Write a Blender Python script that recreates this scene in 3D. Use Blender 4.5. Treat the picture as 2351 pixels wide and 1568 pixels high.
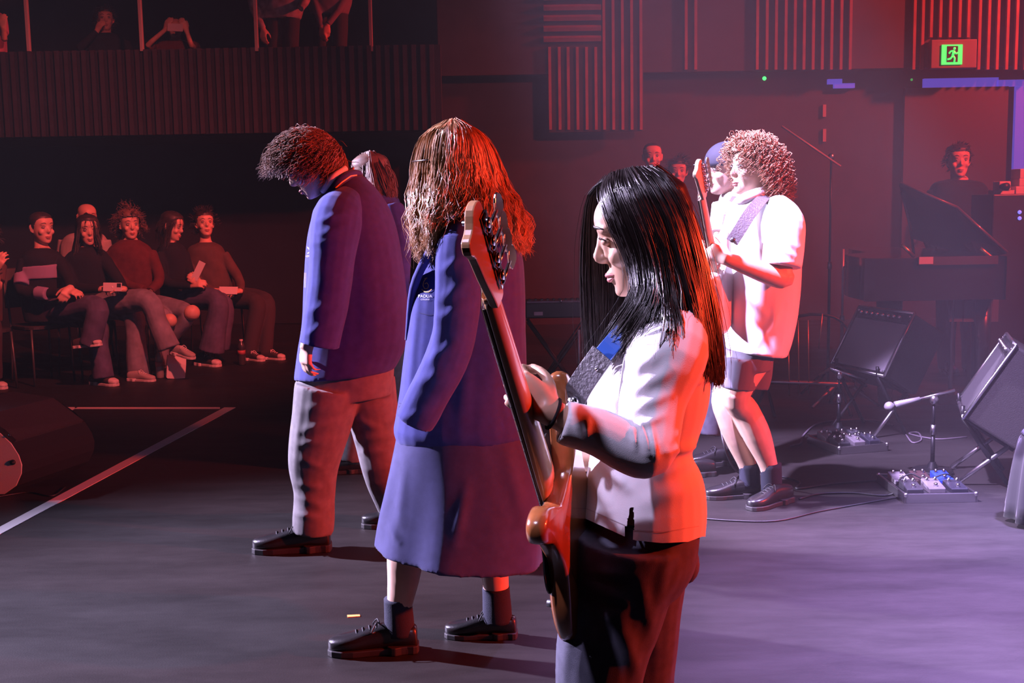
import bpy, bmesh, math, random
import numpy as np
from mathutils import Vector, Matrix, noise
from mathutils.bvhtree import BVHTree
for o in list(bpy.data.objects): bpy.data.objects.remove(o)
SC = bpy.context.scene; COL = SC.collection
# ------------------------------------------------------------------ camera
F_PX, W_PX, H_PX = 2700.0, 2351.0, 1568.0
PITCH, ROLL, CAMZ = math.radians(7.05), math.radians(1.0), 1.45
_F = Vector((0, math.cos(PITCH), -math.sin(PITCH)))
_R0 = Vector((1, 0, 0)); _U0 = _R0.cross(_F)
_R = _R0*math.cos(ROLL) - _U0*math.sin(ROLL)
_U = _U0*math.cos(ROLL) + _R0*math.sin(ROLL)
CAM = Vector((0, 0, CAMZ))
cd = bpy.data.cameras.new('camera'); cd.sensor_width = 36; cd.lens = F_PX/W_PX*36; cd.clip_end = 200
cam = bpy.data.objects.new('camera', cd); COL.objects.link(cam)
m3 = Matrix((_R, _U, -_F)).transposed(); cam.matrix_world = Matrix.Translation(CAM) @ m3.to_4x4()
SC.camera = cam
# ------------------------------------------------------------------ world, exposure
wd = bpy.data.worlds.new('hall_dark'); SC.world = wd; wd.use_nodes = True
wd.node_tree.nodes['Background'].inputs[0].default_value = (0, 0, 0, 1)
wd.node_tree.nodes['Background'].inputs[1].default_value = 0.0
vs = SC.view_settings; vs.view_transform = 'Standard'; vs.look = 'None'; vs.gamma = 1; vs.use_curve_mapping = False
vs.exposure = 0.0
SC.cycles.use_denoising = True
SC.cycles.max_bounces = 7; SC.cycles.diffuse_bounces = 4; SC.cycles.glossy_bounces = 2; SC.cycles.transmission_bounces = 4
SC.cycles.volume_bounces = 0; SC.cycles.volume_step_rate = 4.0; SC.cycles.volume_max_steps = 48; SC.cycles.transparent_max_bounces = 8; SC.cycles.sample_clamp_indirect = 3.0
SC.cycles.caustics_reflective = False; SC.cycles.caustics_refractive = False
# ------------------------------------------------------------------ stage lights
def spot(name, loc, at, power, col, angle=40, blend=0.5, radius=0.12):
    l = bpy.data.lights.new(name, 'SPOT'); l.energy = power; l.color = col; l.spot_size = math.radians(angle); l.spot_blend = blend; l.shadow_soft_size = radius
    o = bpy.data.objects.new(name, l); COL.objects.link(o); o.location = loc
    o.rotation_euler = (Vector(at)-Vector(loc)).to_track_quat('-Z', 'Y').to_euler(); return o
# every lamp hangs outside the picture: front-of-house lamps on the auditorium side (left), the rig overhead, booms on the stage-right side
VIO = (0.74, 0.62, 1.0)
spot('key_house_left_offscreen', (-10.2, 7.5, 5.6), (0.4, 3.75, 1.15), 42000, VIO, 29, 0.8, 0.15)
spot('bassist_rig_offscreen', (-2.0, 0.5, 6.2), (0.28, 2.36, 1.0), 1450, VIO, 14, 0.6, 0.10)
spot('guitarist_rig_offscreen', (-0.9, 4.2, 6.2), (1.25, 5.5, 0.9), 15500, (0.68, 0.50, 1.0), 22, 0.4, 0.10)
spot('violet_rig_offscreen', (3.4, 4.2, 6.4), (2.3, 3.5, 0), 30000, (0.50, 0.36, 1.0), 40, 0.9, 0.15)
spot('red_boom_right_offscreen', (6.4, 2.6, 2.6), (0.4, 3.9, 1.0), 5200, (1.0, 0.05, 0.018), 44, 0.8, 0.12)
spot('red_wash_right_offscreen', (7.0, 3.6, 5.8), (2.6, 9.6, 1.6), 5200, (1.0, 0.05, 0.04), 42, 0.9, 0.15)
spot('red_back_right_offscreen', (8.2, 10.9, 5.0), (5.6, 13.0, 4.2), 3800, (1.0, 0.045, 0.04), 105, 0.9, 0.15)
spot('red_house_rig_offscreen', (0.8, 4.2, 6.0), (-3.7, 10.0, 1.4), 3400, (1.0, 0.11, 0.10), 44, 0.9, 0.15)
# ------------------------------------------------------------------ pixel helpers (image taken as 2351 x 1568)
def ray(px, py): return _F + _R*((px-W_PX/2)/F_PX) + _U*((H_PX/2-py)/F_PX)
def P(px, py, Y):
    d = ray(px, py); return CAM + d*(Y/d.y)
def G(px, py, z=0.0):
    d = ray(px, py); return CAM + d*((z-CAMZ)/d.z)
def proj_np(co):
    v = co - np.array(CAM); z = v @ np.array(_F)
    return np.stack([W_PX/2 + F_PX*(v @ np.array(_R))/z, H_PX/2 - F_PX*(v @ np.array(_U))/z], 1)
RNG = random.Random(7)
# ------------------------------------------------------------------ materials
MATS = {}
def mat(name, col, rough=0.7, metal=0.0, bump=0.0, bscale=80.0, var=0.0, vscale=6.0, emit=None, estr=0.0, sheen=0.0, spec=0.5, coat=0.0, sub=0.0):
    if name in MATS: return MATS[name]
    m = bpy.data.materials.new(name); m.use_nodes = True; nt = m.node_tree; b = nt.nodes['Principled BSDF']
    b.inputs['Base Color'].default_value = (*col, 1); b.inputs['Roughness'].default_value = rough; b.inputs['Metallic'].default_value = metal
    b.inputs['Specular IOR Level'].default_value = spec
    if sheen: b.inputs['Sheen Weight'].default_value = sheen; b.inputs['Sheen Roughness'].default_value = 0.4
    if coat: b.inputs['Coat Weight'].default_value = coat; b.inputs['Coat Roughness'].default_value = 0.08
    if sub: b.inputs['Subsurface Weight'].default_value = sub; b.inputs['Subsurface Radius'].default_value = (0.012, 0.004, 0.002)
    if emit: b.inputs['Emission Color'].default_value = (*emit, 1); b.inputs['Emission Strength'].default_value = estr
    tc = nt.nodes.new('ShaderNodeTexCoord')
    if var:
        n = nt.nodes.new('ShaderNodeTexNoise'); n.inputs['Scale'].default_value = vscale; n.inputs['Detail'].default_value = 5
        nt.links.new(tc.outputs['Object'], n.inputs['Vector'])
        r = nt.nodes.new('ShaderNodeValToRGB'); r.color_ramp.elements[0].position = 0.3; r.color_ramp.elements[1].position = 0.7
        r.color_ramp.elements[0].color = (*[c*(1-var) for c in col], 1); r.color_ramp.elements[1].color = (*[min(1, c*(1+var)) for c in col], 1)
        nt.links.new(n.outputs['Fac'], r.inputs[0]); nt.links.new(r.outputs[0], b.inputs['Base Color'])
    if bump:
        n2 = nt.nodes.new('ShaderNodeTexNoise'); n2.inputs['Scale'].default_value = bscale; n2.inputs['Detail'].default_value = 3
        nt.links.new(tc.outputs['Object'], n2.inputs['Vector'])
        bp = nt.nodes.new('ShaderNodeBump'); bp.inputs['Strength'].default_value = bump; bp.inputs['Distance'].default_value = 0.004
        nt.links.new(n2.outputs['Fac'], bp.inputs['Height']); nt.links.new(bp.outputs[0], b.inputs['Normal'])
    MATS[name] = m; return m
SKIN = mat('skin', (0.62, 0.40, 0.30), 0.5, var=0.08, vscale=25, sub=0.15)
SKIN2 = mat('skin_tan', (0.46, 0.27, 0.18), 0.45, var=0.08, vscale=25, sub=0.15)
NAVY = mat('navy_wool', (0.045, 0.05, 0.20), 0.85, bump=0.25, bscale=900, var=0.12, vscale=30, sheen=0.15, spec=0.2)
NAVY_SK = mat('navy_skirt', (0.05, 0.05, 0.13), 0.85, bump=0.25, bscale=900, var=0.12, vscale=30, sheen=0.15, spec=0.2)
GREY = mat('grey_trouser', (0.16, 0.15, 0.15), 0.85, bump=0.25, bscale=900, var=0.15, vscale=30, spec=0.2)
CHAR = mat('charcoal_trouser', (0.07, 0.07, 0.095), 0.85, bump=0.25, bscale=900, var=0.15, vscale=40, spec=0.2)
SHORTS = mat('grey_shorts', (0.15, 0.14, 0.18), 0.85, bump=0.2, bscale=700, spec=0.2)
WHITE = mat('white_cotton', (0.78, 0.77, 0.80), 0.75, bump=0.15, bscale=700, spec=0.25)
SOCK = mat('navy_sock', (0.012, 0.014, 0.03), 0.9, bump=0.4, bscale=500)
SHOE = mat('black_leather', (0.012, 0.011, 0.012), 0.32, bump=0.12, bscale=160, coat=0.3)
SOLE = mat('black_sole', (0.02, 0.018, 0.018), 0.55)
LACE = mat('black_lace', (0.015, 0.015, 0.016), 0.7)
BLACKM = mat('black_metal', (0.015, 0.015, 0.017), 0.4, metal=0.6)
CHROME = mat('chrome', (0.75, 0.74, 0.76), 0.18, metal=1.0)
BLACKP = mat('black_plastic', (0.012, 0.012, 0.013), 0.45)
BLACKC = mat('black_cloth', (0.010, 0.010, 0.012), 0.9, bump=0.3, bscale=500, spec=0.15)
EYEW = mat('eye_white', (0.42, 0.36, 0.34), 0.35); EYED = mat('eye_dark', (0.02, 0.012, 0.01), 0.2)
LIP = mat('lip', (0.42, 0.15, 0.14), 0.4)
def hairmat(name, col, rough=0.38, var=0.35):
    return mat(name, col, rough, var=var, vscale=40, spec=0.6)
H_BLACK = hairmat('hair_black', (0.014, 0.008, 0.0075), 0.36)
H_BLOND = hairmat('hair_dark_blond', (0.42, 0.23, 0.12), 0.40)
H_BROWN = hairmat('hair_brown', (0.17, 0.09, 0.06), 0.6)
H_CURL = hairmat('hair_light_brown', (0.32, 0.16, 0.09), 0.45)
H_DARK = hairmat('hair_dark_brown', (0.03, 0.018, 0.014), 0.5)
# ------------------------------------------------------------------ mesh builder
def catmull(pts, m):
    if m <= 1 or len(pts) < 3: return [np.array(p, float) for p in pts]
    a = [np.array(p, float) for p in pts]; out = []
    for i in range(len(a)-1):
        p0 = a[i-1] if i else 2*a[0]-a[1]; p1, p2 = a[i], a[i+1]; p3 = a[i+2] if i+2 < len(a) else 2*a[-1]-a[-2]
        for k in range(m):
            t = k/m; out.append(0.5*((2*p1)+(-p0+p2)*t+(2*p0-5*p1+4*p2-p3)*t*t+(-p0+3*p1-3*p2+p3)*t**3))
    out.append(a[-1]); return out
class MB:
    def __init__(s): s.v = []; s.f = []; s.mi = []
    def add(s, verts, faces, mi=0):
        b = len(s.v); s.v += [tuple(v) for v in verts]; s.f += [tuple(i+b for i in f) for f in faces]; s.mi += [mi]*len(faces); return s
    def loft(s, rings, sub=4, cap=True, mi=0):
        flat = catmull([np.array(r, float).reshape(-1) for r in rings], sub); n = len(flat[0])//3
        rs = [f.reshape(n, 3) for f in flat]; v = [tuple(p) for r in rs for p in r]; f = []
        for i in range(len(rs)-1):
            for j in range(n): f.append((i*n+j, i*n+(j+1) % n, (i+1)*n+(j+1) % n, (i+1)*n+j))
        if cap:
            f.append(tuple(range(n))[::-1]); f.append(tuple((len(rs)-1)*n+j for j in range(n)))
        return s.add(v, f, mi)
    def tube(s, pts, rad, n=10, sub=4, cap=True, up=None, mi=0, flat=1.0):
        rad = list(rad) if hasattr(rad, '__len__') else [rad]*len(pts)
        dat = catmull([np.concatenate([np.array(p, float), [r]]) for p, r in zip(pts, rad)], sub)
        ps = [d[:3] for d in dat]; rr = [max(d[3], 1e-4) for d in dat]
        ref = np.array(up, float) if up is not None else None; v = []; f = []; prev = None
        for i, p in enumerate(ps):
            t = ps[min(i+1, len(ps)-1)]-ps[max(i-1, 0)]; t = t/(np.linalg.norm(t)+1e-9)
            if prev is None or ref is not None:
                a = ref if ref is not None else (np.array([0, 0, 1.]) if abs(t[2]) < 0.9 else np.array([1., 0, 0]))
            else: a = prev
            a = a - t*np.dot(a, t); a /= (np.linalg.norm(a)+1e-9); b = np.cross(t, a); prev = a
            for j in range(n):
                th = 2*math.pi*j/n; v.append(tuple(p + rr[i]*(math.cos(th)*a*flat + math.sin(th)*b)))
        for i in range(len(ps)-1):
            for j in range(n): f.append((i*n+j, i*n+(j+1) % n, (i+1)*n+(j+1) % n, (i+1)*n+j))
        if cap: f.append(tuple(range(n))[::-1]); f.append(tuple((len(ps)-1)*n+j for j in range(n)))
        return s.add(v, f, mi)
    def ell(s, c, r, M=None, nu=16, nv=10, mi=0):
        v = []; f = []; c = Vector(c); M3 = M.to_3x3() if M is not None else Matrix.Identity(3)
        for i in range(1, nv):
            ph = math.pi*i/nv
            for j in range(nu):
                th = 2*math.pi*j/nu; v.append(c + M3 @ Vector((r[0]*math.sin(ph)*math.cos(th), r[1]*math.sin(ph)*math.sin(th), r[2]*math.cos(ph))))
        for i in range(nv-2):
            for j in range(nu): f.append((i*nu+j, (i+1)*nu+j, (i+1)*nu+(j+1) % nu, i*nu+(j+1) % nu))
        t = len(v); v.append(c + M3 @ Vector((0, 0, r[2]))); v.append(c - M3 @ Vector((0, 0, r[2])))
        for j in range(nu): f.append((t, j, (j+1) % nu)); f.append((t+1, (nv-2)*nu+(j+1) % nu, (nv-2)*nu+j))
        return s.add(v, f, mi)
    def box(s, c, h, M=None, mi=0):
        M3 = M.to_3x3() if M is not None else Matrix.Identity(3); c = Vector(c)
        v = [c + M3 @ Vector((x*h[0], y*h[1], z*h[2])) for z in (-1, 1) for y in (-1, 1) for x in (-1, 1)]
        return s.add(v, [(0, 2, 3, 1), (4, 5, 7, 6), (0, 1, 5, 4), (2, 6, 7, 3), (0, 4, 6, 2), (1, 3, 7, 5)], mi)
    def cyl(s, p0, p1, r0, r1=None, n=16, mi=0): return s.tube([p0, p1], [r0, r0 if r1 is None else r1], n, 1, mi=mi)
    def prism(s, poly, z0, z1, M=None, mi=0):
        n = len(poly); M = M or Matrix.Identity(4)
        v = [M @ Vector((x, y, z0)) for x, y in poly] + [M @ Vector((x, y, z1)) for x, y in poly]
        return s.add(v, [tuple(range(n))[::-1], tuple(range(n, 2*n))] + [(i, (i+1) % n, n+(i+1) % n, n+i) for i in range(n)], mi)
    def mesh(s, name, smooth=True):
        me = bpy.data.meshes.new(name); me.from_pydata(s.v, [], s.f)
        if any(s.mi): me.polygons.foreach_set('material_index', s.mi)
        if smooth: me.polygons.foreach_set('use_smooth', [True]*len(me.polygons))
        me.update(); return me
    def build(s, name, material, parent=None, smooth=True, bevel=0.0, seg=2):
        return put(name, s.mesh(name, smooth), material, parent, bevel, seg)
def put(name, me, material, parent=None, bevel=0.0, seg=2):
    o = bpy.data.objects.new(name, me); COL.objects.link(o)
    for m in (material if isinstance(material, (list, tuple)) else [material]): me.materials.append(m)
    if parent is not None:
        o.parent = parent; o.matrix_parent_inverse = Matrix.Translation(-Vector(parent.location))
    if bevel:
        md = o.modifiers.new('bevel', 'BEVEL'); md.width = bevel; md.segments = seg; md.limit_method = 'ANGLE'
    return o
def tag(o, label, cat, group=None, kind=None):
    if label: o['label'] = label
    if cat: o['category'] = cat
    if group: o['group'] = group
    if kind: o['kind'] = kind
    return o
def thing(name, label, cat, loc, group=None):
    o = bpy.data.objects.new(name, None); COL.objects.link(o); o.location = loc; o.empty_display_size = 0.1
    return tag(o, label, cat, group)
def struct(o): o['kind'] = 'structure'; return o
# ------------------------------------------------------------------ fuse closed pieces into one continuous surface
def fuse(mb, voxel=0.008, smooth=6, disp=None, fac=0.5):
    me = bpy.data.meshes.new('t'); me.from_pydata(mb.v, [], mb.f)
    bm = bmesh.new(); bm.from_mesh(me); bmesh.ops.recalc_face_normals(bm, faces=bm.faces); bm.to_mesh(me); bm.free()
    o = bpy.data.objects.new('t', me); COL.objects.link(o)
    r = o.modifiers.new('r', 'REMESH'); r.mode = 'VOXEL'; r.voxel_size = voxel
    if smooth:
        sm = o.modifiers.new('s', 'SMOOTH'); sm.iterations = smooth; sm.factor = fac
    dg = bpy.context.evaluated_depsgraph_get(); out = bpy.data.meshes.new_from_object(o.evaluated_get(dg))
    bpy.data.objects.remove(o); bpy.data.meshes.remove(me)
    if disp is not None:
        n = len(out.vertices); co = np.empty(n*3, np.float32); out.vertices.foreach_get('co', co); co = co.reshape(-1, 3).astype(float)
        no = np.empty(n*3, np.float32); out.vertex_normals.foreach_get('vector', no); no = no.reshape(-1, 3).astype(float)
        co = disp(co, no); out.vertices.foreach_set('co', co.astype(np.float32).reshape(-1))
    out.polygons.foreach_set('use_smooth', [True]*len(out.polygons)); out.update(); return out
def folds(strokes=(), wr=0.0, wk=(22, 22, 9), seed=0):
    """cloth relief: strokes are fold ridges (x1,y1,x2,y2,width px,height m) traced on the near side; wr is overall rumple"""
    r = np.random.RandomState(seed); ks = r.normal(size=(7, 3))*np.array(wk); ph = r.uniform(0, 6.28, 7)
    def f(co, no):
        d = np.zeros(len(co))
        if wr:
            w = np.zeros(len(co))
            for k, p in zip(ks, ph): w += np.sin(co @ k + p + 1.3*np.sin(co @ k[::-1]*0.6 + p*2))
            d += wr*w/3
        if strokes:
            q = proj_np(co); toc = np.array(CAM)-co; toc /= np.linalg.norm(toc, axis=1)[:, None]
            face = np.clip((no*toc).sum(1)*3, 0, 1)
            for x1, y1, x2, y2, wpx, amp in strokes:
                a = np.array([x1, y1], float); b = np.array([x2, y2], float); L = np.linalg.norm(b-a); u = (b-a)/L
                s = np.clip((q-a) @ u/L, 0, 1); dist = np.linalg.norm(q-(a+np.outer(s*L, u)), axis=1)
                d += amp*face*np.exp(-(dist/wpx)**2)*(0.35+0.65*np.sin(np.clip(s, 0.02, 0.98)*math.pi))
        return co + no*d[:, None]
    return f
def pr(xl, yl, xr, yr, Y, d, e=2.3, n=28, dx=0.0):
    """ring whose outline spans two photo pixels at distance Y; d is its half depth"""
    a, b = P(xl, yl, Y), P(xr, yr, Y); c = (a+b)/2; u = (b-a)/2; v = Vector((dx, d, 0)); out = []
    for j in range(n):
        t = 2*math.pi*j/n; cs, sn = math.cos(t), math.sin(t)
        out.append(tuple(c + u*(math.copysign(abs(cs)**(2/e), cs)) + v*(math.copysign(abs(sn)**(2/e), sn))))
    return out
def decal(target, polys, off=0.0015):
    """flat shapes given in photo pixels laid on the surface of a mesh as thin raised pieces"""
    me = target if isinstance(target, bpy.types.Mesh) else target.data
    bv = BVHTree.FromPolygons([v.co for v in me.vertices], [tuple(p.vertices) for p in me.polygons]); mb = MB()
    for poly in polys:
        pts = []
        for x, y in poly:
            d = ray(x, y).normalized(); h = bv.ray_cast(CAM, d)
            if h[0] is None: pts = None; break
            pts.append(h[0] - d*off)
        if pts: mb.add(pts, [tuple(range(len(pts)))])
    return mb
def dline(x1, y1, x2, y2, w, n=8):
    dx, dy = x2-x1, y2-y1; L = math.hypot(dx, dy); nx, ny = -dy/L*w/2, dx/L*w/2; out = []
    for i in range(n):
        a, b = i/n, (i+1)/n
        out.append([(x1+dx*a+nx, y1+dy*a+ny), (x1+dx*b+nx, y1+dy*b+ny), (x1+dx*b-nx, y1+dy*b-ny), (x1+dx*a-nx, y1+dy*a-ny)])
    return out
def dpath(pts, w, n=6): return [q for a, b in zip(pts[:-1], pts[1:]) for q in dline(*a, *b, w, n)]
def text_polys(s, x, y, size, spacing=1.0, shear=(1, 0, 0, 1)):
    cu = bpy.data.curves.new('txt', 'FONT'); cu.body = s; cu.size = 1; cu.align_x = 'CENTER'; cu.space_character = spacing
    o = bpy.data.objects.new('txt', cu); COL.objects.link(o); dg = bpy.context.evaluated_depsgraph_get()
    me = bpy.data.meshes.new_from_object(o.evaluated_get(dg)); a, b, c, d = shear
    out = [[(x+size*(a*me.vertices[i].co.x+b*me.vertices[i].co.y), y-size*(c*me.vertices[i].co.x+d*me.vertices[i].co.y)) for i in p.vertices] for p in me.polygons]
    bpy.data.objects.remove(o); bpy.data.curves.remove(cu); bpy.data.meshes.remove(me); return out
# ------------------------------------------------------------------ body pieces
HEADR = [(-.112, .062, .030, .014), (-.106, .078, .008, .027), (-.092, .088, -.018, .041), (-.070, .089, -.044, .053), (-.045, .088, -.066, .061), (-.015, .087, -.084, .068),
         (.015, .088, -.096, .073), (.045, .094, -.100, .076), (.072, .088, -.096, .073), (.096, .066, -.078, .060), (.112, .036, -.050, .040), (.119, .004, -.022, .014)]
def head(mb, M, neck_to=None, neck_r=0.055, beard=False):
    rings = []
    for z, xf, xb, w in HEADR:
        r = []
        for j in range(24):
            t = 2*math.pi*j/24; c, s = math.cos(t), math.sin(t); cx = (xf+xb)/2; hx = (xf-xb)/2
            e = 0.86 if c > 0 else 1.0
            r.append(tuple(M @ Vector((cx+hx*math.copysign(abs(c)**e, c), w*math.copysign(abs(s)**0.92, s), z))))
        rings.append(r)
    mb.loft(rings, 2)
    T = lambda x, y, z: tuple(M @ Vector((x, y, z)))
    mb.tube([T(.080, 0, .040), T(.090, 0, .020), T(.0975, 0, .002), T(.1060, 0, -.0145), T(.0965, 0, -.0235), T(.082, 0, -.027)], [.0062, .0068, .0078, .0098, .0095, .006], 10, 3)
    for s in (-1, 1):
        mb.ell(T(.0935, s*.0100, -.0195), (.0085, .0058, .0058), M)
        mb.tube([T(.083, s*.012, .040), T(.086, s*.030, .043), T(.074, s*.050, .036)], [.008, .008, .006], 8, 3)        # brow ridge
        mb.ell(T(.068, s*.043, -.022), (.020, .018, .020), M); mb.ell(T(.0765, s*.017, .002), (.015, .013, .030), M); mb.ell(T(.076, s*.032, .036), (.014, .020, .010), M)                                                           # cheek
        mb.tube([T(-.002, s*.070, .030), T(-.012, s*.082, .026), T(-.016, s*.084, .004), T(-.006, s*.078, -.022), T(.000, s*.071, -.028)], [.006, .007, .007, .007, .005], 8, 3)
        mb.ell(T(-.006, s*.074, .002), (.014, .006, .024), M)
    mb.tube([T(.080, -.024, -.056), T(.091, -.010, -.0525), T(.0945, 0, -.054), T(.091, .010, -.0525), T(.080, .024, -.056)], [.003, .0055, .0055, .0055, .003], 8, 3)
    mb.tube([T(.079, -.021, -.061), T(.0895, -.009, -.066), T(.0915, 0, -.0665), T(.0895, .009, -.066), T(.079, .021, -.061)], [.003, .006, .0065, .006, .003], 8, 3)
    mb.ell(T(.076, 0, -.094), (.016, .022, .014), M)
    if neck_to is not None:
        a = M @ Vector((-.025, 0, -.03)); b = M @ Vector((-.022, 0, -.10)); c = Vector(neck_to)
        mb.tube([a, b, b.lerp(c, .6), c], [neck_r*.95, neck_r*.92, neck_r, neck_r*1.3], 16, 3)
def face_parts(M, parent, brow=H_DARK, shut=False, lips=True, lipmat=None):
    T = lambda x, y, z: tuple(M @ Vector((x, y, z)))
    for s in (-1, 1):
        e = MB(); e.ell(T(.0790, s*.031, .014), (.0125, .0130, .0095), M, 14, 10); eo = e.build('eye', EYEW if not shut else shut, parent)
        if not shut:
            i = MB(); i.ell(T(.0882, s*.0315, .0125), (.0040, .0046, .0048), M, 10, 8); i.build('iris', EYED, eo)
        b = MB(); b.tube([T(.091, s*.014, .040), T(.0925, s*.030, .046), T(.080, s*.050, .040)], [.0020, .0032, .0014], 6, 3); b.build('eyebrow', brow, parent)
        l = MB(); l.tube([T(.087, s*.017, .0160), T(.0920, s*.031, .0235), T(.081, s*.046, .0165)], [.0012, .0020, .0012], 6, 3); l.build('eyelid', EYED, parent)
    if lips:
        l = MB(); l.tube([T(.0815, -.024, -.0575), T(.0945, -.010, -.055), T(.098, 0, -.0565), T(.0945, .010, -.055), T(.0815, .024, -.0575)], [.0016, .0042, .0042, .0042, .0016], 8, 3)
        l.tube([T(.0815, -.021, -.060), T(.0935, -.009, -.0655), T(.0955, 0, -.066), T(.0935, .009, -.0655), T(.0815, .021, -.060)], [.0016, .0048, .0052, .0048, .0016], 8, 3)
        l.build('lips', lipmat or LIP, parent)
def hand(mb, M, side=1, curl=(.5, .5, .5, .5), thumb=(.25, .2), s=1.0, spread=0.04, c2=1.2):
    T = lambda x, y, z: M @ Vector((x*s, y*s*side, z*s))
    rings = []
    for x, w, h, yo in ((-.012, .027, .021, 0), (.012, .029, .019, .0), (.04, .037, .017, .002), (.07, .041, .0145, .001), (.088, .040, .011, -.001)):
        rings.append([tuple(T(x, yo+w*math.copysign(abs(math.cos(t))**.8, math.cos(t)), h*math.copysign(abs(math.sin(t))**.8, math.sin(t)))) for t in [2*math.pi*j/14 for j in range(14)]])
    mb.loft(rings, 3)
    mb.ell(T(.030, .022, -.010), (.026*s, .016*s, .013*s), M)
    for k, (y, L, r, xo) in enumerate(((.030, .074, .0088, .082), (.0105, .082, .0090, .087), (-.0095, .076, .0086, .085), (-.0285, .060, .0076, .078))):
        a = 0.05; p = Vector((xo-.012, y, .001)); pts = [p.copy()]; rr = [r]; yaw = spread*(1.5-k)
        for q, (fr, cc) in enumerate(((.46, 1.0), (.30, c2), (.24, .8))):
            a += curl[k]*cc*(1 if q else .8)
            p = p + Vector((math.cos(a)*math.cos(yaw), math.sin(yaw)*.9, -math.sin(a)))*(L*fr+(.012 if q == 0 else 0)); pts.append(p.copy()); rr.append(r*(.96-.1*q))
        mb.tube([T(*q) for q in pts], [x*s for x in rr], 8, 3)
        e = pts[-1]; mb.ell(T(*e), (rr[-1]*s,)*3, M, 8, 6)
    a0, a1 = thumb
    d0 = Vector((.70, .62, -.25-a0)).normalized(); d1 = Vector((.88, .42-a1, -.25-a0-a1)).normalized(); d2 = Vector((.95, .2-1.6*a1, -.3-a0-a1*1.4)).normalized()
    p0 = Vector((.012, .018, -.006)); p1 = p0+d0*.040; p2 = p1+d1*.034; p3 = p2+d2*.026
    mb.tube([T(*p) for p in (p0, p1, p2, p3)], [.0135*s, .0115*s, .0098*s, .0082*s], 8, 3); mb.ell(T(*p3), (.0082*s,)*3, M, 8, 6)
def frame(o, x, z):
    """matrix at o whose X points along x and Z about along z"""
    x = Vector(x).normalized(); z = Vector(z); z = (z - x*z.dot(x)).normalized(); y = z.cross(x)
    return Matrix.Translation(Vector(o)) @ Matrix((x, y, z)).transposed().to_4x4()
def headM(px, py, Y, yaw, pitch=0, roll=0, s=1.0):
    return Matrix.Translation(P(px, py, Y)) @ Matrix.Rotation(math.radians(yaw), 4, 'Z') @ Matrix.Rotation(math.radians(pitch), 4, 'Y') @ Matrix.Rotation(math.radians(roll), 4, 'X') @ Matrix.Scale(s, 4)
def shoe(parent, heel, ang, L=0.27, tilt=0.0, up=SHOE, so=SOLE, lace=LACE, tall=1.0, name='shoe', toe_w=1.0, bow=True, toecap=None):
    """heel = point on the floor under the back of the heel, ang = heading of the toe in degrees"""
    M = Matrix.Translation(Vector(heel)) @ Matrix.Rotation(math.radians(ang), 4, 'Z') @ Matrix.Rotation(math.radians(-tilt), 4, 'Y') @ Matrix.Scale(L/0.27, 4)
    T = lambda x, y, z: tuple(M @ Vector((x, y, z)))
    out = [(-.002, .018), (.004, .030), (.04, .034), (.09, .032), (.14, .036), (.19, .044*toe_w), (.225, .042*toe_w), (.255, .030*toe_w), (.268, .014)]
    n = 20
    def ring(x, w, z0, z1, p=2.6): 
        c = (z0+z1)/2; h = (z1-z0)/2
        return [T(x, w*math.copysign(abs(math.cos(t))**(2/p), math.cos(t)), c+h*math.copysign(abs(math.sin(t))**(2/p), math.sin(t))) for t in [2*math.pi*j/n for j in range(n)]]
    hh = [.055, .074*tall, .082*tall, .086*tall, .074, .058, .050, .042, .034]
    u = MB(); u.loft([ring(x, w*.97, .012, .012+h*.92) for (x, w), h in zip(out, hh)], 3); uo = u.build(name, up, parent)
    sl = MB(); poly = [(x, w+.004) for x, w in out] + [(x, -w-.004) for x, w in out[::-1]]; poly = [(-.006, .012)]+[(p[0]+.002, p[1]) for p in poly]+[(-.006, -.012)]
    sl.prism(poly, 0.0, .020, M); sl.prism([(x*.36-.004, y) for x, y in poly], -0.0, .026, M)
    sl.build('sole', so, uo, smooth=False, bevel=.003)
    l = MB()
    for k in range(4):
        x = .120+.020*k; h = .012+.92*np.interp(x, [o[0] for o in out], hh)
        l.tube([T(x, -.020, h-.006), T(x+.004, 0, h+.0035), T(x, .020, h-.006)], .0026, 6, 3)
    if bow:
        h = .012+.92*np.interp(.115, [o[0] for o in out], hh)
        for s in (-1, 1): l.tube([T(.112, 0, h+.003), T(.120, s*.018, h+.012), T(.135, s*.036, h-.012), T(.120, s*.020, h-.012), T(.112, 0, h+.003)], .0024, 6, 3)
    l.build('laces', lace, uo)
    if toecap:
        t = MB(); t.loft([ring(x, w, .013, .015+h*.92) for (x, w), h in zip([(.215, .0435), (.235, .040), (.257, .031), (.2695, .015)], [.053, .047, .041, .034])], 3); t.build('toe_cap', toecap, uo)
    return uo
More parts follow.
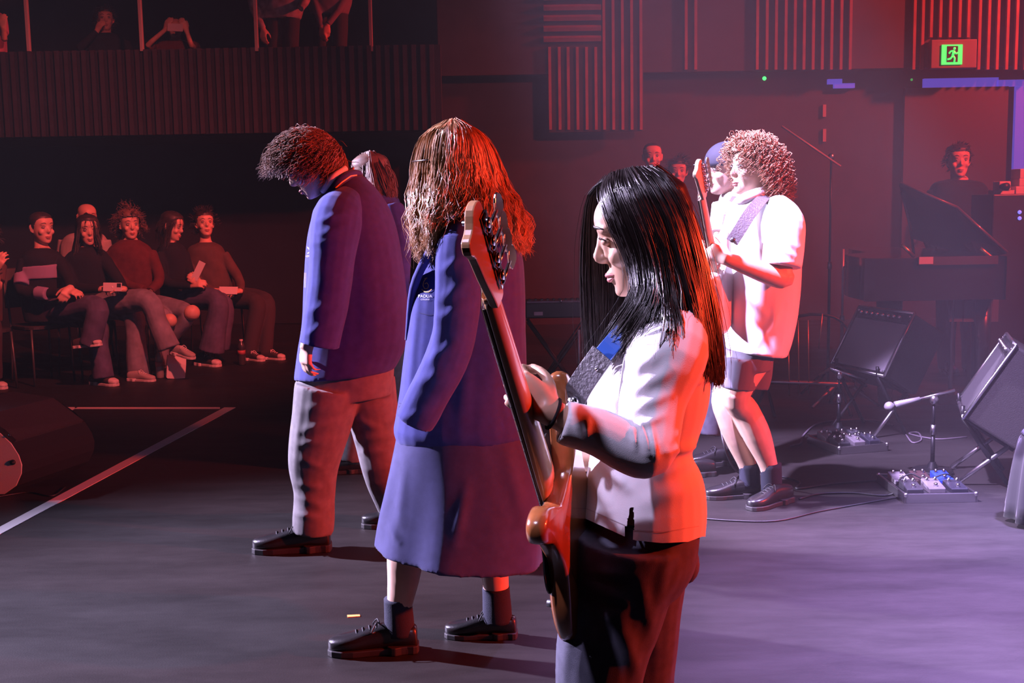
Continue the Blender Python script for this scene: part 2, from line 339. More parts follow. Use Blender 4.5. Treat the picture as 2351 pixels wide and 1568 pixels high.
# ------------------------------------------------------------------ hair
def strands(name, paths, material, parent, r=0.0016, n=3, taper=0.35):
    mb = MB(); V = []; Fc = []
    for pts in paths:
        pts = np.asarray(pts, float); m = len(pts); t = np.gradient(pts, axis=0); t /= (np.linalg.norm(t, axis=1)[:, None]+1e-9)
        a = np.cross(t, np.array([0.31, 0.77, 0.55])); a /= (np.linalg.norm(a, axis=1)[:, None]+1e-9); b = np.cross(t, a)
        s = np.linspace(0, 1, m); rr = r*(1-(1-taper)*s**2); base = len(V)
        for j in range(n):
            pass
        ang = np.arange(n)*2*math.pi/n
        ring = pts[:, None, :] + rr[:, None, None]*(np.cos(ang)[None, :, None]*a[:, None, :] + np.sin(ang)[None, :, None]*b[:, None, :])
        V.extend(ring.reshape(-1, 3).tolist())
        for i in range(m-1):
            for j in range(n): Fc.append((base+i*n+j, base+i*n+(j+1) % n, base+(i+1)*n+(j+1) % n, base+(i+1)*n+j))
    me = bpy.data.meshes.new(name); me.from_pydata(V, [], Fc); me.polygons.foreach_set('use_smooth', [True]*len(me.polygons)); me.update()
    o = put(name, me, material, parent); o['kind'] = 'stuff'; return o
def guide_paths(guides, count, m=14, jit=0.010, wave=0.0, wlen=0.09, clump=5, seed=1, depth=0.02, centre=None, ragged=0.1, wstart=0.25):
    """strands spread between neighbouring guide locks"""
    r = np.random.RandomState(seed); gs = []
    for g in guides:
        c = np.array(catmull([np.array(P(*q)) for q in g], 6)); d = np.concatenate([[0], np.cumsum(np.linalg.norm(np.diff(c, axis=0), axis=1))]); u = np.linspace(0, d[-1], m)
        gs.append(np.stack([np.interp(u, d, c[:, k]) for k in range(3)], 1))
    out = []; s = np.linspace(0, 1, m)
    for k in range(count//clump):
        x = r.uniform(0, len(gs)-1); i = min(int(x), len(gs)-2); f = x-i; f = f*f*(3-2*f)*0.5+f*0.5
        base = gs[i]*(1-f)+gs[i+1]*f; L = np.linalg.norm(np.diff(base, axis=0), axis=1).sum()
        ph = r.uniform(0, 6.28); wl = wlen*r.uniform(.8, 1.25); off = r.normal(size=3)*jit*.8; dep = r.uniform(0, depth)
        wv = np.clip((s-wstart)/(1-wstart), 0, 1)
        lat = np.array([math.cos(ph), math.sin(ph), 0])
        wob = (np.sin(s*L/wl*6.28+ph)[:, None]*lat*wave + np.cos(s*L/wl*6.28+ph)[:, None]*np.array([-lat[1], lat[0], .3])*wave*.6)*wv[:, None]
        for q in range(clump):
            o2 = r.normal(size=3)*jit*.35
            p = base + wob*(1+.25*r.normal()) + (off*(0.25+0.75*s[:, None])) + o2*(0.3+s[:, None]*1.0)
            if centre is not None:
                c = np.array(centre); v = p-c; p = p - v/np.linalg.norm(v, axis=1)[:, None]*(dep*np.minimum(1, s*2.2)[:, None])
            cut = 1-ragged*r.uniform(); e = max(5, int(m*cut)); out.append(p[:e])
    return out
def scalp_paths(M, count, length=0.09, comb=(0, 0, 0), grav=0.5, curl=0.0, clen=0.03, seed=1, m=10, r0=(.100, .080, .125), lift=0.6, zmin=-0.02, face=0.055, jit=0.15, c0=(-.004, 0, .0), clump=3, lenvar=.35):
    """short strands growing from a scalp around the head frame M (x forward)"""
    r = np.random.RandomState(seed); out = []; R3 = np.array(M.to_3x3()); t0 = np.array(M.translation); g = np.array([0, 0, -1.]) ; cb = np.array(comb, float)
    R0 = np.array(r0); tries = 0
    while len(out) < count and tries < count*20:
        tries += 1
        d = r.normal(size=3); d /= np.linalg.norm(d); p = d*R0+np.array(c0)
        if p[2] < max(zmin - (0.05 if p[0] < -0.03 else 0), hairline(p[0])+.004) or p[0] > face+.06: continue
        nrm = d/R0; nrm /= np.linalg.norm(nrm); nw = R3 @ nrm; nw /= np.linalg.norm(nw); pw = R3 @ p + t0; cbw = R3 @ cb; sc = np.linalg.norm(R3[:, 0])
        ph = r.uniform(0, 6.28); L = length*r.uniform(1-lenvar, 1+lenvar)*sc; step = L/(m-1)
        for q in range(clump):
            dr = nw*lift + cbw + r.normal(size=3)*jit*(.5 if q else 1); x = pw + r.normal(size=3)*.005; pts = [x.copy()]
            for i in range(m-1):
                dr = dr/np.linalg.norm(dr); dr = dr + g*grav*.22 + cbw*.15; x = x + dr/np.linalg.norm(dr)*step
                loc = (R3.T @ (x-t0))/sc**2; e = np.linalg.norm((loc-np.array(c0))/(R0*1.02))
                if e < 1: x = t0 + R3 @ (np.array(c0)+(loc-np.array(c0))/e)
                pts.append(x.copy())
            pts = np.array(pts)
            if curl:
                tt = np.gradient(pts, axis=0); tt /= np.linalg.norm(tt, axis=1)[:, None]+1e-9; a = np.cross(tt, [.3, .5, .8]); a /= np.linalg.norm(a, axis=1)[:, None]+1e-9; b = np.cross(tt, a)
                s = np.arange(m)*step/clen*6.28+ph; amp = curl*np.minimum(1, np.arange(m)/3.)
                pts = pts + a*(np.cos(s)*amp)[:, None] + b*(np.sin(s)*amp)[:, None]
            out.append(pts)
    return out
def hairline(x): return float(np.interp(x, [-.12, -.03, .02, .045, .065, .085, .11], [-.075, -.055, -.005, .045, .070, .078, .080]))
def hair_cap(M, parent, material, t=.012, disp=.004, seed=0, name='hair', drop=0.0, freq=34):
    """close-fitting hair shell over the skull, open at the face"""
    zs = np.linspace(-.108, .119, 40); H_ = np.array(HEADR); n = 40; V = []; F = []
    for z in zs:
        xf, xb, w = (np.interp(z, H_[:, 0], H_[:, k]) for k in (1, 2, 3))
        for j in range(n):
            a = 2*math.pi*j/n; c, s = math.cos(a), math.sin(a); x = (xf+xb)/2+((xf-xb)/2+t)*c; y = (w+t)*s; zz = z*(1+t/.119) if z > 0 else z
            k = 1+noise.noise(Vector((x*freq+seed, y*freq, zz*freq)))*disp/.1
            edge = (zz-(hairline(x)-drop))
            k *= 1-.10*max(0, 1-max(0, edge)/.018)
            V.append((x*k, y*k, zz*(1+(k-1)*.5)))
    top = len(V); V.append((-.01, 0, .119+t))
    ok = [v[2] > hairline(v[0])-drop-.004 for v in V]
    for i in range(len(zs)-1):
        for j in range(n):
            f = (i*n+j, i*n+(j+1) % n, (i+1)*n+(j+1) % n, (i+1)*n+j)
            if all(ok[q] for q in f): F.append(f)
    for j in range(n): F.append(((len(zs)-1)*n+j, (len(zs)-1)*n+(j+1) % n, top))
    mb = MB(); mb.add([M @ Vector(v) for v in V], F); o = mb.build(name, material, parent)
    bm = bmesh.new(); bm.from_mesh(o.data); bmesh.ops.delete(bm, geom=[v for v in bm.verts if not v.link_faces], context='VERTS'); bm.to_mesh(o.data); bm.free(); return o
def trim(me, keep, hem=None):
    """cut a garment along a hem: drop what keep() refuses, then pull the rim onto the hem line (photo pixels)"""
    n = len(me.vertices); co = np.empty(n*3, np.float32); me.vertices.foreach_get('co', co); co = co.reshape(-1, 3).astype(float); q = proj_np(co); k = keep(q, co)
    bm = bmesh.new(); bm.from_mesh(me); bm.verts.ensure_lookup_table(); bmesh.ops.delete(bm, geom=[bm.verts[i] for i in np.where(~k)[0]], context='VERTS')
    if hem:
        for v in bm.verts:
            if v.is_boundary:
                w = proj_np(np.array([v.co]))[0]; dy = w[1]-hem(w[0])
                if abs(dy) < 22: v.co.z += dy*v.co.y/F_PX
    bm.to_mesh(me); bm.free(); me.polygons.foreach_set('use_smooth', [True]*len(me.polygons)); me.update(); return me
# ------------------------------------------------------------------ setting
def floor_mat():
    m = bpy.data.materials.new('stage_floor'); m.use_nodes = True; nt = m.node_tree; b = nt.nodes['Principled BSDF']; N = nt.nodes.new
    tc = N('ShaderNodeTexCoord'); mp = N('ShaderNodeMapping'); mp.inputs['Scale'].default_value = (0.7, 2.2, 1); nt.links.new(tc.outputs['Object'], mp.inputs[0])
    n1 = N('ShaderNodeTexNoise'); n1.inputs['Scale'].default_value = 2.2; n1.inputs['Detail'].default_value = 9; n1.inputs['Roughness'].default_value = .7; nt.links.new(mp.outputs[0], n1.inputs['Vector'])
    r = N('ShaderNodeValToRGB'); r.color_ramp.elements[0].position = .3; r.color_ramp.elements[1].position = .72
    r.color_ramp.elements[0].color = (.0090, .0077, .0070, 1); r.color_ramp.elements[1].color = (.0205, .0175, .0160, 1); nt.links.new(n1.outputs['Fac'], r.inputs[0])
    n2 = N('ShaderNodeTexNoise'); n2.inputs['Scale'].default_value = 160; n2.inputs['Detail'].default_value = 2; nt.links.new(tc.outputs['Object'], n2.inputs['Vector'])
    mx = N('ShaderNodeMixRGB'); mx.blend_type = 'MULTIPLY'; mx.inputs[0].default_value = .35; nt.links.new(r.outputs[0], mx.inputs[1]); nt.links.new(n2.outputs['Fac'], mx.inputs[2]); nt.links.new(mx.outputs[0], b.inputs['Base Color'])
    rr = N('ShaderNodeMapRange'); rr.inputs[3].default_value = .42; rr.inputs[4].default_value = .68; nt.links.new(n1.outputs['Fac'], rr.inputs[0]); nt.links.new(rr.outputs[0], b.inputs['Roughness'])
    bp = N('ShaderNodeBump'); bp.inputs['Strength'].default_value = .12; bp.inputs['Distance'].default_value = .003; nt.links.new(n2.outputs['Fac'], bp.inputs['Height']); nt.links.new(bp.outputs[0], b.inputs['Normal'])
    b.inputs['Specular IOR Level'].default_value = .35
    return m
mb = MB(); mb.box((0, 6, -.05), (12, 9, .05)); FLOOR = struct(mb.build('floor', floor_mat(), smooth=False))
WALLD = mat('dark_wall', (.013, .012, .019), .9, var=.2, vscale=2)
WALLR = mat('stained_wall', (.026, .022, .021), .75, var=.25, vscale=3)
SLATB = mat('balcony_slat', (.024, .021, .030), .7, var=.25, vscale=5)
SLATW = mat('timber_slat', (.20, .10, .07), .6, var=.25, vscale=5)
YB = 12.0                                  # balcony front
mb = MB(); mb.box((-4.5, 14.0, 3.0), (8.5, .1, 3.2)); struct(mb.build('wall_left', WALLD, smooth=False))
x0, x1 = P(-420, 300, YB).x, P(1015, 300, YB).x
zb, zt = P(420, 308, YB).z, P(420, 112, YB).z
mb = MB(); mb.box(((x0+x1)/2, YB+.09, (zb+zt)/2), ((x1-x0)/2, .06, (zt-zb)/2)); 
fb_ = MB(); fb_.box(((x0+x1)/2, YB+1.03, zb+.04), ((x1-x0)/2, .87, .05)); struct(fb_.build('floor_balcony', WALLD, smooth=False))
BALC = struct(mb.build('wall_balcony', WALLD, smooth=False))
sl = MB(); sl.box((0, 0, 0), (.021, .024, (zt-zb)/2)); sme = sl.mesh('slat', False); sme.materials.append(SLATB)
xx = x0+.05; k = 0
while xx < x1-.02:
    o = bpy.data.objects.new('slat', sme); COL.objects.link(o); o.parent = BALC; o.location = (xx, YB+.012+.006*math.sin(k*2.3), (zb+zt)/2); xx += .089; k += 1
POSTM = mat('balcony_post', (.38, .36, .35), .5)
for px, pl in ((63, 'slim painted balcony post beside the spectator in pink top'), (323, 'slim painted balcony post beside the spectator with a raised phone'), (587, 'slim painted balcony post before the spectator in checked shirt'), (850, 'slim painted balcony post past the spectator in grey shirt')):
    b = P(px+2, 113, YB); q = MB(); q.box((b.x, YB+.02, b.z+.6), (.017, .022, .62))
    tag(q.build('balcony_post', POSTM, smooth=False, bevel=.004), pl, 'post', 'posts along the balcony front')
YW = 13.0                                  # far wall behind the band
wz = P(1800, 160, YW).z
mb = MB(); xa, xb = P(1010, 300, YW).x, 9.0
mb.box(((xa+xb)/2, YW+.15, wz+1.6), ((xb-xa)/2, .12, 1.6)); mb.box(((xa+xb)/2, YW+.35, wz/2), ((xb-xa)/2, .12, wz/2+.05))
WALLB = struct(mb.build('wall_back', WALLR, smooth=False))
mb = MB(); mb.box((9.0, 7.5, 3), (.1, 6.0, 3.2)); struct(mb.build('wall_right', WALLR, smooth=False))
def slat(px, ya, yb, w=.03, y=YW+.01):
    a, b = P(px, ya, YW), P(px, yb, YW); q = MB(); q.box((b.x, y, (a.z+b.z)/2), (w/2, .025, (a.z-b.z)/2)); q.build('slat', SLATW, WALLB, smooth=False)
for px in (1264, 1286, 1306, 1327, 1348, 1369): slat(px, 108, 298)
for px in (1388, 1409, 1430, 1451, 1472): slat(px, -60, 298)
for px in (1575, 1597): slat(px, -60, 160)
for px in (1738, 1760, 1781, 1803, 1824, 1845, 1866, 1887, 1908, 1930, 1951): slat(px, -60, 160)
for px in (2097, 2116): slat(px, -60, 160)
for px in (2137, 2158, 2180, 2202, 2222): slat(px, -60, 86)
for px in (2246, 2267, 2288, 2310, 2331, 2352, 2373, 2394, 2415): slat(px, -60, 160)
for py in (-6, 18, 42, 66, 90):            # louvred vent above the first slat group
    a, b = P(1248, py, YW), P(1380, py, YW); q = MB(); q.box(((a.x+b.x)/2, YW, a.z), ((b.x-a.x)/2, .03, .022), Matrix.Rotation(.5, 4, 'X')); q.build('louvre', SLATW, WALLB, smooth=False)
for pxa, pxb, m in ((1256, 1478, WALLR),):  # panel the first group is fixed on
    a, b = P(pxa, -60, YW), P(pxb, 300, YW); q = MB(); q.box(((a.x+b.x)/2, YW+.06, (a.z+b.z)/2), ((b.x-a.x)/2, .035, (a.z-b.z)/2)); q.build('panel', m, WALLB, smooth=False)
# doorway with blue header and jamb strips; their glow is surface emission
GLOWB = mat('blue_strip', (.05, .04, .3), .5, emit=(.16, .12, .95), estr=.45)
GLOWP = mat('blue_strip_dim', (.05, .04, .3), .5, emit=(.16, .12, .95), estr=.16)
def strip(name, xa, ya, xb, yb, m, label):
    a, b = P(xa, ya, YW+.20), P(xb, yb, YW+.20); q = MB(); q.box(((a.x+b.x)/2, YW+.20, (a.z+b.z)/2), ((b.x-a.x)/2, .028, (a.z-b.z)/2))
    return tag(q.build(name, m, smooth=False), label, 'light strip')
strip('glow_strip', 2120, 181, 2290, 199, GLOWB, 'long glowing blue strip over the doorway below the exit sign')
strip('glow_strip', 2286, 184, 2352, 198, GLOWB, 'short glowing blue strip joining the door header to its jamb')
strip('glow_strip', 2331, 199, 2365, 424, GLOWB, 'upright glowing blue strip down the jamb of the doorway')
strip('glow_strip', 2091, 211, 2135, 228, GLOWP, 'small dimly glowing blue strip under the end of the door header')
strip('glow_strip', 1900, 182, 1932, 193, GLOWB, 'short stepped glowing blue strip, its upper piece, on the dark wall')
strip('glow_strip', 1914, 192, 1961, 202, GLOWB, 'short stepped glowing blue strip, its lower piece, on the dark wall')
strip('glow_strip', 2322, 640, 2351, 742, GLOWP, 'dimly glowing blue strip low beside the piano')
a, b = P(2090, 199, YW), P(2331, 199, YW); dz = a.z
q = MB(); q.box(((a.x+b.x)/2, YW+.20, dz/2-.01), ((b.x-a.x)/2, .03, dz/2+.01)); d1 = struct(q.build('door_1', mat('door_dark', (.035, .033, .034), .6), smooth=False))
q = MB(); hx = P(2115, 520, YW); q.tube([(hx.x, YW+.17, 1.15), (hx.x, YW+.12, 1.13), (hx.x, YW+.12, .87), (hx.x, YW+.17, .85)], .014, 8, 3); q.build('door_handle', CHROME, d1)
# exit sign
es = thing('exit_sign', 'green lit exit sign with a running figure above the doorway', 'exit sign', P(2188, 155, YW-.05))
a, b = P(2137, 92, YW-.06), P(2240, 156, YW-.06)
q = MB(); q.box(((a.x+b.x)/2, YW-.03, (a.z+b.z)/2), ((b.x-a.x)/2, .05, (a.z-b.z)/2)); q.build('housing', mat('sign_housing', (.16, .155, .15), .6), es, smooth=False, bevel=.008)
SGRN = mat('sign_green', (.02, .3, .06), .4, emit=(.05, .9, .15), estr=1.3); SDK = mat('sign_figure', (.01, .05, .015), .5)
a, b = P(2162, 103, YW-.08), P(2208, 148, YW-.08); sx, sz = (b.x-a.x), (a.z-b.z); cx, cz = (a.x+b.x)/2, (a.z+b.z)/2
q = MB(); q.box((cx, YW-.085, cz), (sx/2, .008, sz/2)); q.build('lit_panel', SGRN, es, smooth=False)
q = MB(); S = lambda u, v: (cx+(u-.5)*sx, YW-.097, cz+(.5-v)*sz)
q.box((cx, YW-.096, cz+.02*sz), (sx*.27, .002, sz*.40)); q.build('sign_doorway', SDK, es, smooth=False)
q = MB(); q.ell(S(.60, .20), (sx*.07, .004, sx*.07)); R_ = sx*.045
q.tube([S(.58, .30), S(.52, .55)], R_*1.5, 6, 1); q.tube([S(.58, .32), S(.42, .34), S(.34, .46)], R_, 6, 2); q.tube([S(.58, .33), S(.68, .46), S(.76, .40)], R_, 6, 2)
q.tube([S(.52, .55), S(.62, .68), S(.60, .88)], R_*1.1, 6, 2); q.tube([S(.52, .55), S(.42, .70), S(.26, .74)], R_*1.1, 6, 2)
q.build('running_figure', SGRN, es)
led = MB(); led.ell(P(1755, 180, YW+.22), (.022, .012, .022)); tag(led.build('indicator_lamp', mat('led_green', (.02, .4, .05), .4, emit=(.05, 1, .15), estr=2.2)), 'small round green indicator lamp glowing on the dark wall', 'lamp')
led = MB(); led.ell(P(2093, 183, YW+.22), (.014, .01, .014)); tag(led.build('indicator_lamp', mat('led_dim', (.02, .2, .05), .4, emit=(.05, .6, .12), estr=.5)), 'tiny dim green lamp at the corner of the door header', 'lamp')
# markings on the floor
TAPE = mat('white_tape', (.60, .59, .58), .55, bump=.15, bscale=60)
def tape(name, poly, label, m=TAPE):
    pts = [G(x, y) for x, y in poly]; q = MB(); n = len(pts)
    q.add([(p.x, p.y, -.001) for p in pts]+[(p.x, p.y, .0025) for p in pts], [tuple(range(n))[::-1], tuple(range(n, 2*n))]+[(i, (i+1) % n, n+(i+1) % n, n+i) for i in range(n)])
    return tag(q.build(name, m, smooth=False), label, 'floor tape')
tape('floor_tape', [(-90, 1276), (-90, 1258), (515, 936), (541, 936)], 'long white tape line running diagonally across the stage floor')
tape('floor_tape', [(172, 939), (172, 935.5), (505, 935.5), (505, 939)], 'thin white tape line marking the stage edge before the seated audience')
tape('floor_tape', [(-60, 950), (-60, 935), (72, 935), (0, 949)], 'wedge of white tape behind the floor monitor')
tape('floor_tape', [(135, 935), (178, 935.5), (154, 948)], 'small triangular piece of white tape on the stage edge')
CONF = mat('confetti', (.75, .42, .12), .5)
def chip(poly, label):
    o = tape('confetti_strip', poly, label, CONF); o['category'] = 'confetti'; return o
chip([(797, 1413), (826, 1412), (827, 1416), (798, 1418)], 'yellow paper confetti strip lying before the black leather shoe')
chip([(1163, 1309), (1171, 1309), (1171, 1312), (1163, 1312)], 'tiny yellow confetti scrap beside the back sock')
chip([(100, 1097), (100, 1093), (140, 1084), (140, 1088)], 'reddish tape scrap by the floor monitor')
# ------------------------------------------------------------------ bass player in white shirt (nearest person)
YC = 2.45
tipc, endc = P(1156, 692, 2.00), P(1292, 1160, 2.30)
axis = (tipc-endc).normalized(); MB_ = frame(endc, axis, Vector((-.93, .36, -.1)))
bp = thing('person', 'bass player with very long straight black hair, white shirt and dark trousers, head bowed', 'person', (P(1480, 1100, YC).x, YC, 0))
MC = headM(1482, 540, YC-.01, 178, 16, -2, 1.02)
fz = 0.0
hipN, hipF = P(1455, 1290, YC-.09), P(1475, 1290, YC+.09)
kneeN, kneeF = P(1375, 1560, YC-.10), P(1495, 1560, YC+.10)
footN, footF = Vector((P(1400, 1560, YC).x+.02, YC-.12, 0)), Vector((P(1520, 1560, YC).x+.03, YC+.12, 0))
elb = P(1478, 1040, YC-.28); wri = P(1268, 948, YC-.30); shN = P(1545, 775, YC-.17)
HC = frame(wri, Vector((-.78, .22, .52)), Vector((-.25, -.9, .1)))
# true frame of the fretting hand
b = MB(); head(b, MC, P(1520, 715, YC), .050)
b.loft([pr(1420, 730, 1600, 730, YC, .10), pr(1390, 860, 1590, 860, YC, .11), pr(1400, 1010, 1560, 1010, YC, .11), pr(1370, 1200, 1580, 1200, YC, .13), pr(1380, 1290, 1570, 1290, YC, .13)], 4)
b.tube([shN, elb, wri], [.045, .036, .024], 12, 3); b.tube([wri.lerp(elb, .2), wri, HC @ Vector((.02, 0, 0))], [.026, .0245, .025], 12, 3)
hand(b, HC, -1, (.95, .9, .85, .9), (.10, .28), .98, .05)
shF = P(1490, 780, YC+.17); elF = P(1480, 1040, YC+.30); RB = MB_.to_3x3(); wrF = MB_ @ Vector((-.07, .190, .078)); HF = frame(wrF, RB @ Vector((.15, -1, -.10)), RB @ Vector((0, 0, 1)))
b.tube([shF, elF, wrF, HF @ Vector((.02, 0, 0))], [.045, .036, .024, .025], 12, 3); hand(b, HF, 1, (.22, .24, .26, .28), (.0, .1), .95)
for h, k, f in ((hipN, kneeN, footN), (hipF, kneeF, footF)): b.tube([h, k, f+Vector((0, 0, .08))], [.075, .05, .035], 12, 3)
put('body', fuse(b, .0040, 8), SKIN2, bp)
face_parts(MC, bp, H_BLACK, SKIN2)
# shirt
s = MB()
s.loft([pr(1478, 688, 1566, 700, YC, .085), pr(1436, 728, 1602, 728, YC, .155), pr(1398, 785, 1618, 770, YC, .185), pr(1362, 850, 1626, 850, YC, .175), pr(1350, 925, 1620, 925, YC, .165), pr(1352, 985, 1603, 985, YC, .155),
        pr(1358, 1035, 1585, 1035, YC, .150), pr(1348, 1095, 1608, 1085, YC, .165), pr(1338, 1140, 1616, 1140, YC, .178), pr(1326, 1190, 1616, 1190, YC, .186), pr(1314, 1262, 1606, 1262, YC, .192)], 4)
sv = MB(); sv.tube([P(1535, 742, YC-.10), P(1532, 800, YC-.185), P(1500, 910, YC-.22), P(1490, 985, YC-.25), P(1484, 1030, YC-.275), P(1440, 1024, YC-.285), P(1370, 990, YC-.29), P(1292, 968, YC-.295)], [.055, .080, .067, .061, .056, .050, .045, .041], 18, 4)
s.tube([P(1500, 745, YC+.10), P(1495, 800, YC+.185), elF, P(1400, 1130, YC+.25)], [.055, .080, .058, .042], 14, 4)
ST = [(1440, 860, 1530, 800, 16, .006), (1446, 905, 1540, 850, 14, .006), (1450, 945, 1535, 905, 12, .006), (1455, 985, 1520, 955, 10, .006), (1470, 975, 1490, 1040, 7, .009), (1492, 975, 1505, 1050, 7, .009), (1452, 985, 1460, 1030, 6, .006),
      (1350, 960, 1345, 1010, 8, .004), (1560, 1000, 1590, 985, 10, .006), (1540, 1040, 1600, 1015, 10, .008), (1500, 1100, 1585, 1060, 18, .007), (1490, 1150, 1590, 1120, 22, .006), (1400, 1075, 1440, 1120, 14, .008), (1370, 1100, 1400, 1170, 14, .006), (1560, 830, 1610, 815, 9, .005), (1570, 880, 1615, 870, 9, .005),
      (1430, 780, 1410, 860, 14, .005), (1360, 880, 1400, 920, 16, .004), (1380, 1060, 1330, 1140, 12, .004)]
HEMX = lambda x: float(np.interp(x, [1300, 1316, 1380, 1432, 1449, 1452, 1520, 1580, 1612], [1172, 1178, 1207, 1231, 1239, 1240, 1247, 1244, 1232]))
def _keep(q, co):
    k = q[:, 1] < np.interp(q[:, 0], [1300, 1316, 1380, 1432, 1449, 1452, 1520, 1580, 1612], [1172, 1178, 1207, 1231, 1239, 1240, 1247, 1244, 1232])
    v = (q[:, 0] > 1452-.262*(q[:, 1]-1160)) & (q[:, 0] < 1453) & (q[:, 1] > 1160) & (co[:, 1] < YC); return k & ~v
shirt = put('shirt', trim(fuse(s, .0046, 5, folds([(*s_[:5], s_[5]*1.5) for s_ in ST[9:]], .0012, (20, 20, 24), 3)), _keep, HEMX), WHITE, bp)
put('sleeve', fuse(sv, .0045, 4, folds(ST[:10], .0014, (20, 20, 24), 4)), WHITE, shirt)
# collar, hem stitching, side seam, wristband
q = MB(); q.tube([P(1462, 690, YC-.07), P(1510, 680, YC-.10), P(1560, 672, YC-.04), P(1572, 668, YC+.04), P(1520, 680, YC+.09), P(1465, 692, YC+.05)], [.016, .022, .024, .024, .022, .016], 10, 4, flat=1.0); q.build('collar', WHITE, bp)
HEMM = mat('shirt_stitch', (.60, .58, .62), .8)
decal(shirt, dpath([(1455, 1216), (1520, 1222), (1605, 1208)], 2.2, 10)+dpath([(1328, 1160), (1380, 1182), (1434, 1205)], 2.0, 8)+dpath([(1452, 1236), (1452, 1165)], 2, 6), .0012).build('stitching', HEMM, bp)
q = MB(); wb = wri+Vector((.002, 0, -.002)); ax = (elb-wri).normalized(); n1 = ax.orthogonal().normalized(); n2 = ax.cross(n1)
q.tube([wb+(n1*math.cos(t)+n2*math.sin(t))*.029 for t in [2*math.pi*j/16 for j in range(17)]], .0035, 6, 2); q.build('wristband', BLACKC, bp)
# trousers
t = MB()
t.loft([pr(1352, 1170, 1604, 1170, YC, .150), pr(1342, 1230, 1600, 1230, YC, .165), pr(1336, 1290, 1588, 1290, YC, .168), pr(1330, 1340, 1560, 1340, YC, .160)], 4)
t.tube([hipN+Vector((-.01, 0, .05)), P(1420, 1380, YC-.085), P(1388, 1480, YC-.095), P(1372, 1600, YC-.10), P(1378, 1800, YC-.11), footN+Vector((-.01, 0, .10)), footN+Vector((-.01, 0, .03))], [.115, .103, .098, .090, .082, .085, .088], 20, 4)
t.tube([hipF+Vector((.0, 0, .05)), P(1468, 1380, YC+.085), P(1470, 1480, YC+.10), P(1470, 1600, YC+.11), P(1500, 1800, YC+.12), footF+Vector((0, 0, .10)), footF+Vector((0, 0, .03))], [.115, .095, .085, .080, .076, .080, .084], 20, 4)
ST = [(1370, 1350, 1440, 1380, 16, .007), (1365, 1310, 1435, 1320, 14, .006), (1370, 1420, 1440, 1400, 16, .005), (1345, 1290, 1290, 1568, 20, .007), (1420, 1420, 1470, 1568, 18, .008), (1400, 1400, 1372, 1500, 14, .006), (1540, 1250, 1500, 1420, 18, .007), (1560, 1300, 1520, 1380, 12, .006), (1470, 1330, 1500, 1480, 16, .006)]
put('trousers', fuse(t, .006, 5, folds(ST, .002, (18, 18, 10), 5)), CHAR, bp)
q = MB(); q.ell(P(1574, 1292, YC+.02), (.030, .045, .045)); q.build('back_pocket', CHAR, bp)
shoe(bp, footN+Vector((.075, 0, 0)), 182, .245); shoe(bp, footF+Vector((.075, 0, 0)), 178, .245)
# long straight hair
YG = YC-.02
GC = [[(1385, 418, YG+.03), (1352, 448, YG+.08), (1338, 530, YG+.11), (1334, 620, YG+.12), (1340, 720, YG+.12), (1352, 860, YG+.12)],
      [(1396, 408, YG+.03), (1368, 448, YG+.09), (1362, 540, YG+.125), (1368, 640, YG+.135), (1372, 740, YG+.13), (1362, 850, YG+.12)],
      [(1440, 394, YG+.03), (1430, 436, YG+.11), (1425, 530, YG+.13), (1425, 640, YG+.14), (1420, 730, YG+.14), (1400, 800, YG+.14)],
      [(1500, 388, YG+.02), (1535, 425, YG+.08), (1560, 500, YG+.10), (1582, 600, YG+.10), (1600, 700, YG+.08), (1625, 800, YG+.06), (1646, 910, YG+.05)],
      [(1510, 386, YG+.0), (1560, 430, YG+.01), (1594, 510, YG+.01), (1620, 600, YG+.0), (1643, 700, YG+.0), (1657, 800, YG+.0), (1661, 925, YG+.0)],
      [(1492, 385, YG-.01), (1532, 412, YG-.06), (1572, 480, YG-.08), (1602, 580, YG-.09), (1622, 700, YG-.10), (1636, 800, YG-.10), (1644, 922, YG-.09)],
      [(1464, 386, YG-.01), (1492, 420, YG-.09), (1535, 500, YG-.115), (1565, 600, YG-.13), (1588, 690, YG-.15), (1608, 790, YG-.155), (1622, 890, YG-.15)],
      [(1440, 390, YG-.005), (1456, 428, YG-.10), (1496, 520, YG-.125), (1524, 610, YG-.135), (1538, 690, YG-.17), (1548, 740, YG-.225), (1550, 800, YG-.245), (1545, 850, YG-.245)],
      [(1425, 394, YG), (1425, 432, YG-.09), (1462, 520, YG-.12), (1492, 610, YG-.125), (1500, 680, YG-.16), (1478, 735, YG-.19), (1440, 790, YG-.19), (1412, 835, YG-.17)],
      [(1405, 400, YG+.005), (1400, 440, YG-.08), (1430, 520, YG-.11), (1462, 600, YG-.115), (1474, 680, YG-.145), (1446, 735, YG-.17), (1402, 800, YG-.15), (1375, 855, YG-.12)],
      [(1392, 410, YG+.01), (1380, 450, YG-.06), (1402, 520, YG-.10), (1440, 600, YG-.10), (1456, 680, YG-.13), (1424, 735, YG-.14), (1385, 800, YG-.10), (1358, 862, YG-.06)]]
hc = MC.translation
pa = guide_paths(GC, 5600, 16, .008, .0012, .12, 4, 2, .022, hc, .12)
strands('hair', pa, H_BLACK, bp, .0013)
pa = guide_paths(GC, 170, 16, .018, .006, .16, 1, 9, -.006, hc, .3); strands('flyaway_hair', pa, H_BLACK, bp, .0006)
hair_cap(MC, bp, H_BLACK, .008, .002, 1, 'scalp_hair', drop=-.03)
